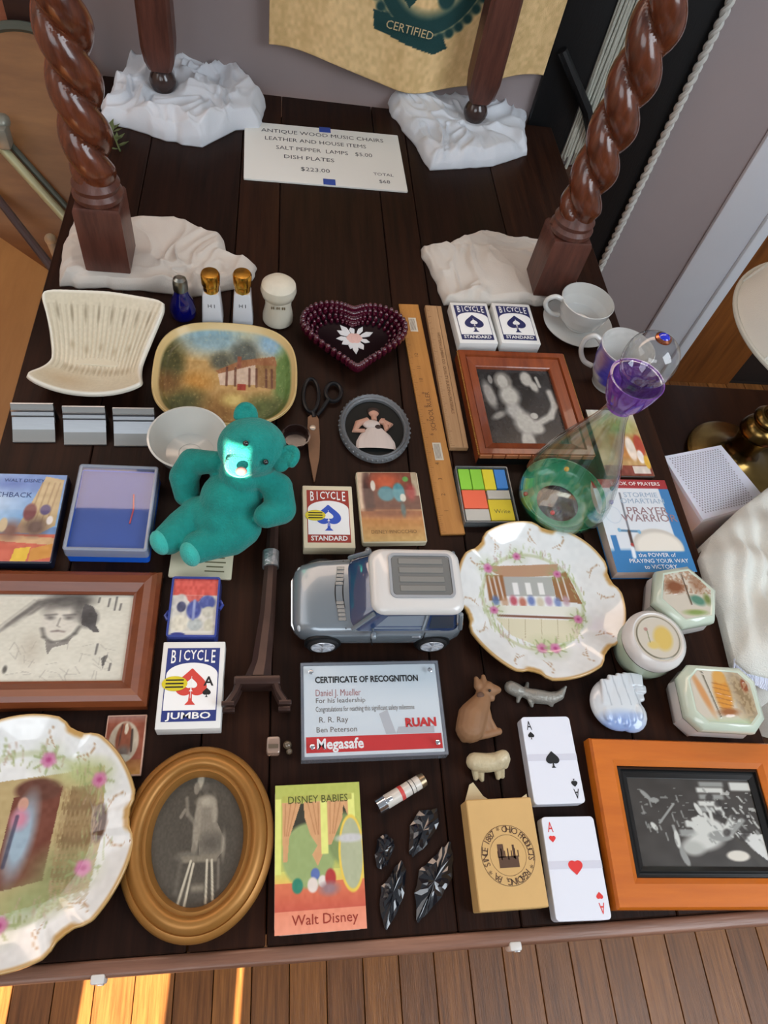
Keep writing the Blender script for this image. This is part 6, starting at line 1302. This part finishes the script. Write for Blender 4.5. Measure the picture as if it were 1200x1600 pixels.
for i in range(26):
    a = rn.uniform(0, 2 * PI); k = i / 26 * 2.99; b0 = sp[int(k)].lerp(sp[int(k) + 1], k % 1); d_ = Vector((math.cos(a), math.sin(a), .4)) * .02; s_ = Vector((-math.sin(a), math.cos(a), 0)) * .004; bm = B()
    bm.faces.new([bm.verts.new(v_) for v_ in (b0, b0 + d_ * .5 + s_, b0 + d_, b0 + d_ * .5 - s_)]); obj('leaf', bm, lv_, lf)
z_ = .62; P_ = [at(u, v, z_) for u, v in ((0, 312), (96, 436), (66, 485), (0, 700), (-160, 730), (-180, 80))]; P_ = [Vector((min(p_.x, -.345), min(p_.y, 1.15), p_.z)) for p_ in P_]; c_ = sum(P_, Vector()) / len(P_)
t = T('oak_side_board', 'light oak board with dark metal edge along the left side of the table', 'board', (c_.x, c_.y, 0)); bm = B()
prism(bm, [(p_.x - c_.x, p_.y - c_.y) for p_ in P_][::-1], z_ - .02, z_); obj('panel', bm, wood('lit oak', (172, 122, 68), (146, 98, 50), .5, 3, 1, 6), t)
bm = B(); a, b = at(-70, 222, z_ + .012) - c_, at(97, 436, z_ + .012) - c_; a.z = b.z = z_ + .006; tube(bm, [a, b], .008, 10); obj('metal_edge', bm, mat('dark steel edge', (84, 74, 76), .35, metal=.4), t)
for u, v in ((10, 600), (-100, 650)):
    q_ = at(u, v, z_) - c_; bm = B(); box(bm, (q_.x - .03, q_.y, (z_ - .02) / 2), (.03, .03, z_ - .02)); obj('leg', bm, mat('dark passage', (0, 0, 0)), t)
t = T('metal_rod', 'pale green metal rod with clamp and rounded knob lying across the round board', 'rod', PB); tl = Vector(t.location); bm = B(); a, b = onp(-14, 212, .03) - tl, onp(112, 352, .03) - tl; tube(bm, [a, b], .0085, 12); obj('shaft', bm, mat('pale green metal', (176, 174, 138), .35, metal=.3), t)
bm = B(); k_ = NN * -.008 + Vector((.012, .010, 0)); tube(bm, [a + k_, b + k_], .006, 10); obj('dark_backing', bm, mat('dark green grey metal', (0, 0, 0)), t)
bm = B(); a = onp(2, 212, .045) - tl; box(bm, a, (.03, .03, .04), bev=.006); ball(bm, onp(4, 190, .045) - tl, .013, (1, 1.3, 1)); obj('clamp', bm, mat('grey clamp', (140, 140, 128), .35, metal=.4), t)
bm = B(); tube(bm, [onp(80, 378, .03) - tl, onp(90, 405, .03) - tl], [.009, .007], 12); ball(bm, onp(79, 374, .032) - tl, .011); obj('knob', bm, mat('dull ivory', (180, 160, 130), .4), t)
t = T('reddish_cupboard', 'reddish wooden cupboard side with dark handle at the upper left corner', 'cupboard', (-.66, 1.475, 0)); bm = B(); box(bm, (0, 0, .66), (.44, .025, 1.32), bev=.004); obj('body', bm, wood('red brown chest', (176, 112, 84), (146, 86, 62), .45, 5, 0, 8), t)
q_ = aty(31, 14, 1.455); bm = B(); box(bm, (q_.x + .66, -.020, q_.z), (.05, .016, .07), bev=.004); obj('handle', bm, mat('dark handle', (46, 26, 22), .4), t)
t = T('shadow_gap_strip', 'thin dark wooden cane leaning in the rear left corner', 'cane', (-.352, 1.462, 0)); bm = B(); tube(bm, [(0.005, 0, .0), (-.012, .0, .9), (-.03, .002, 1.35)], [.009, .010, .011], 12); obj('stick', bm, mat('dark shadow strip', (46, 36, 34), .4), t)  # dark stick added in place of the shadow gap at the wall
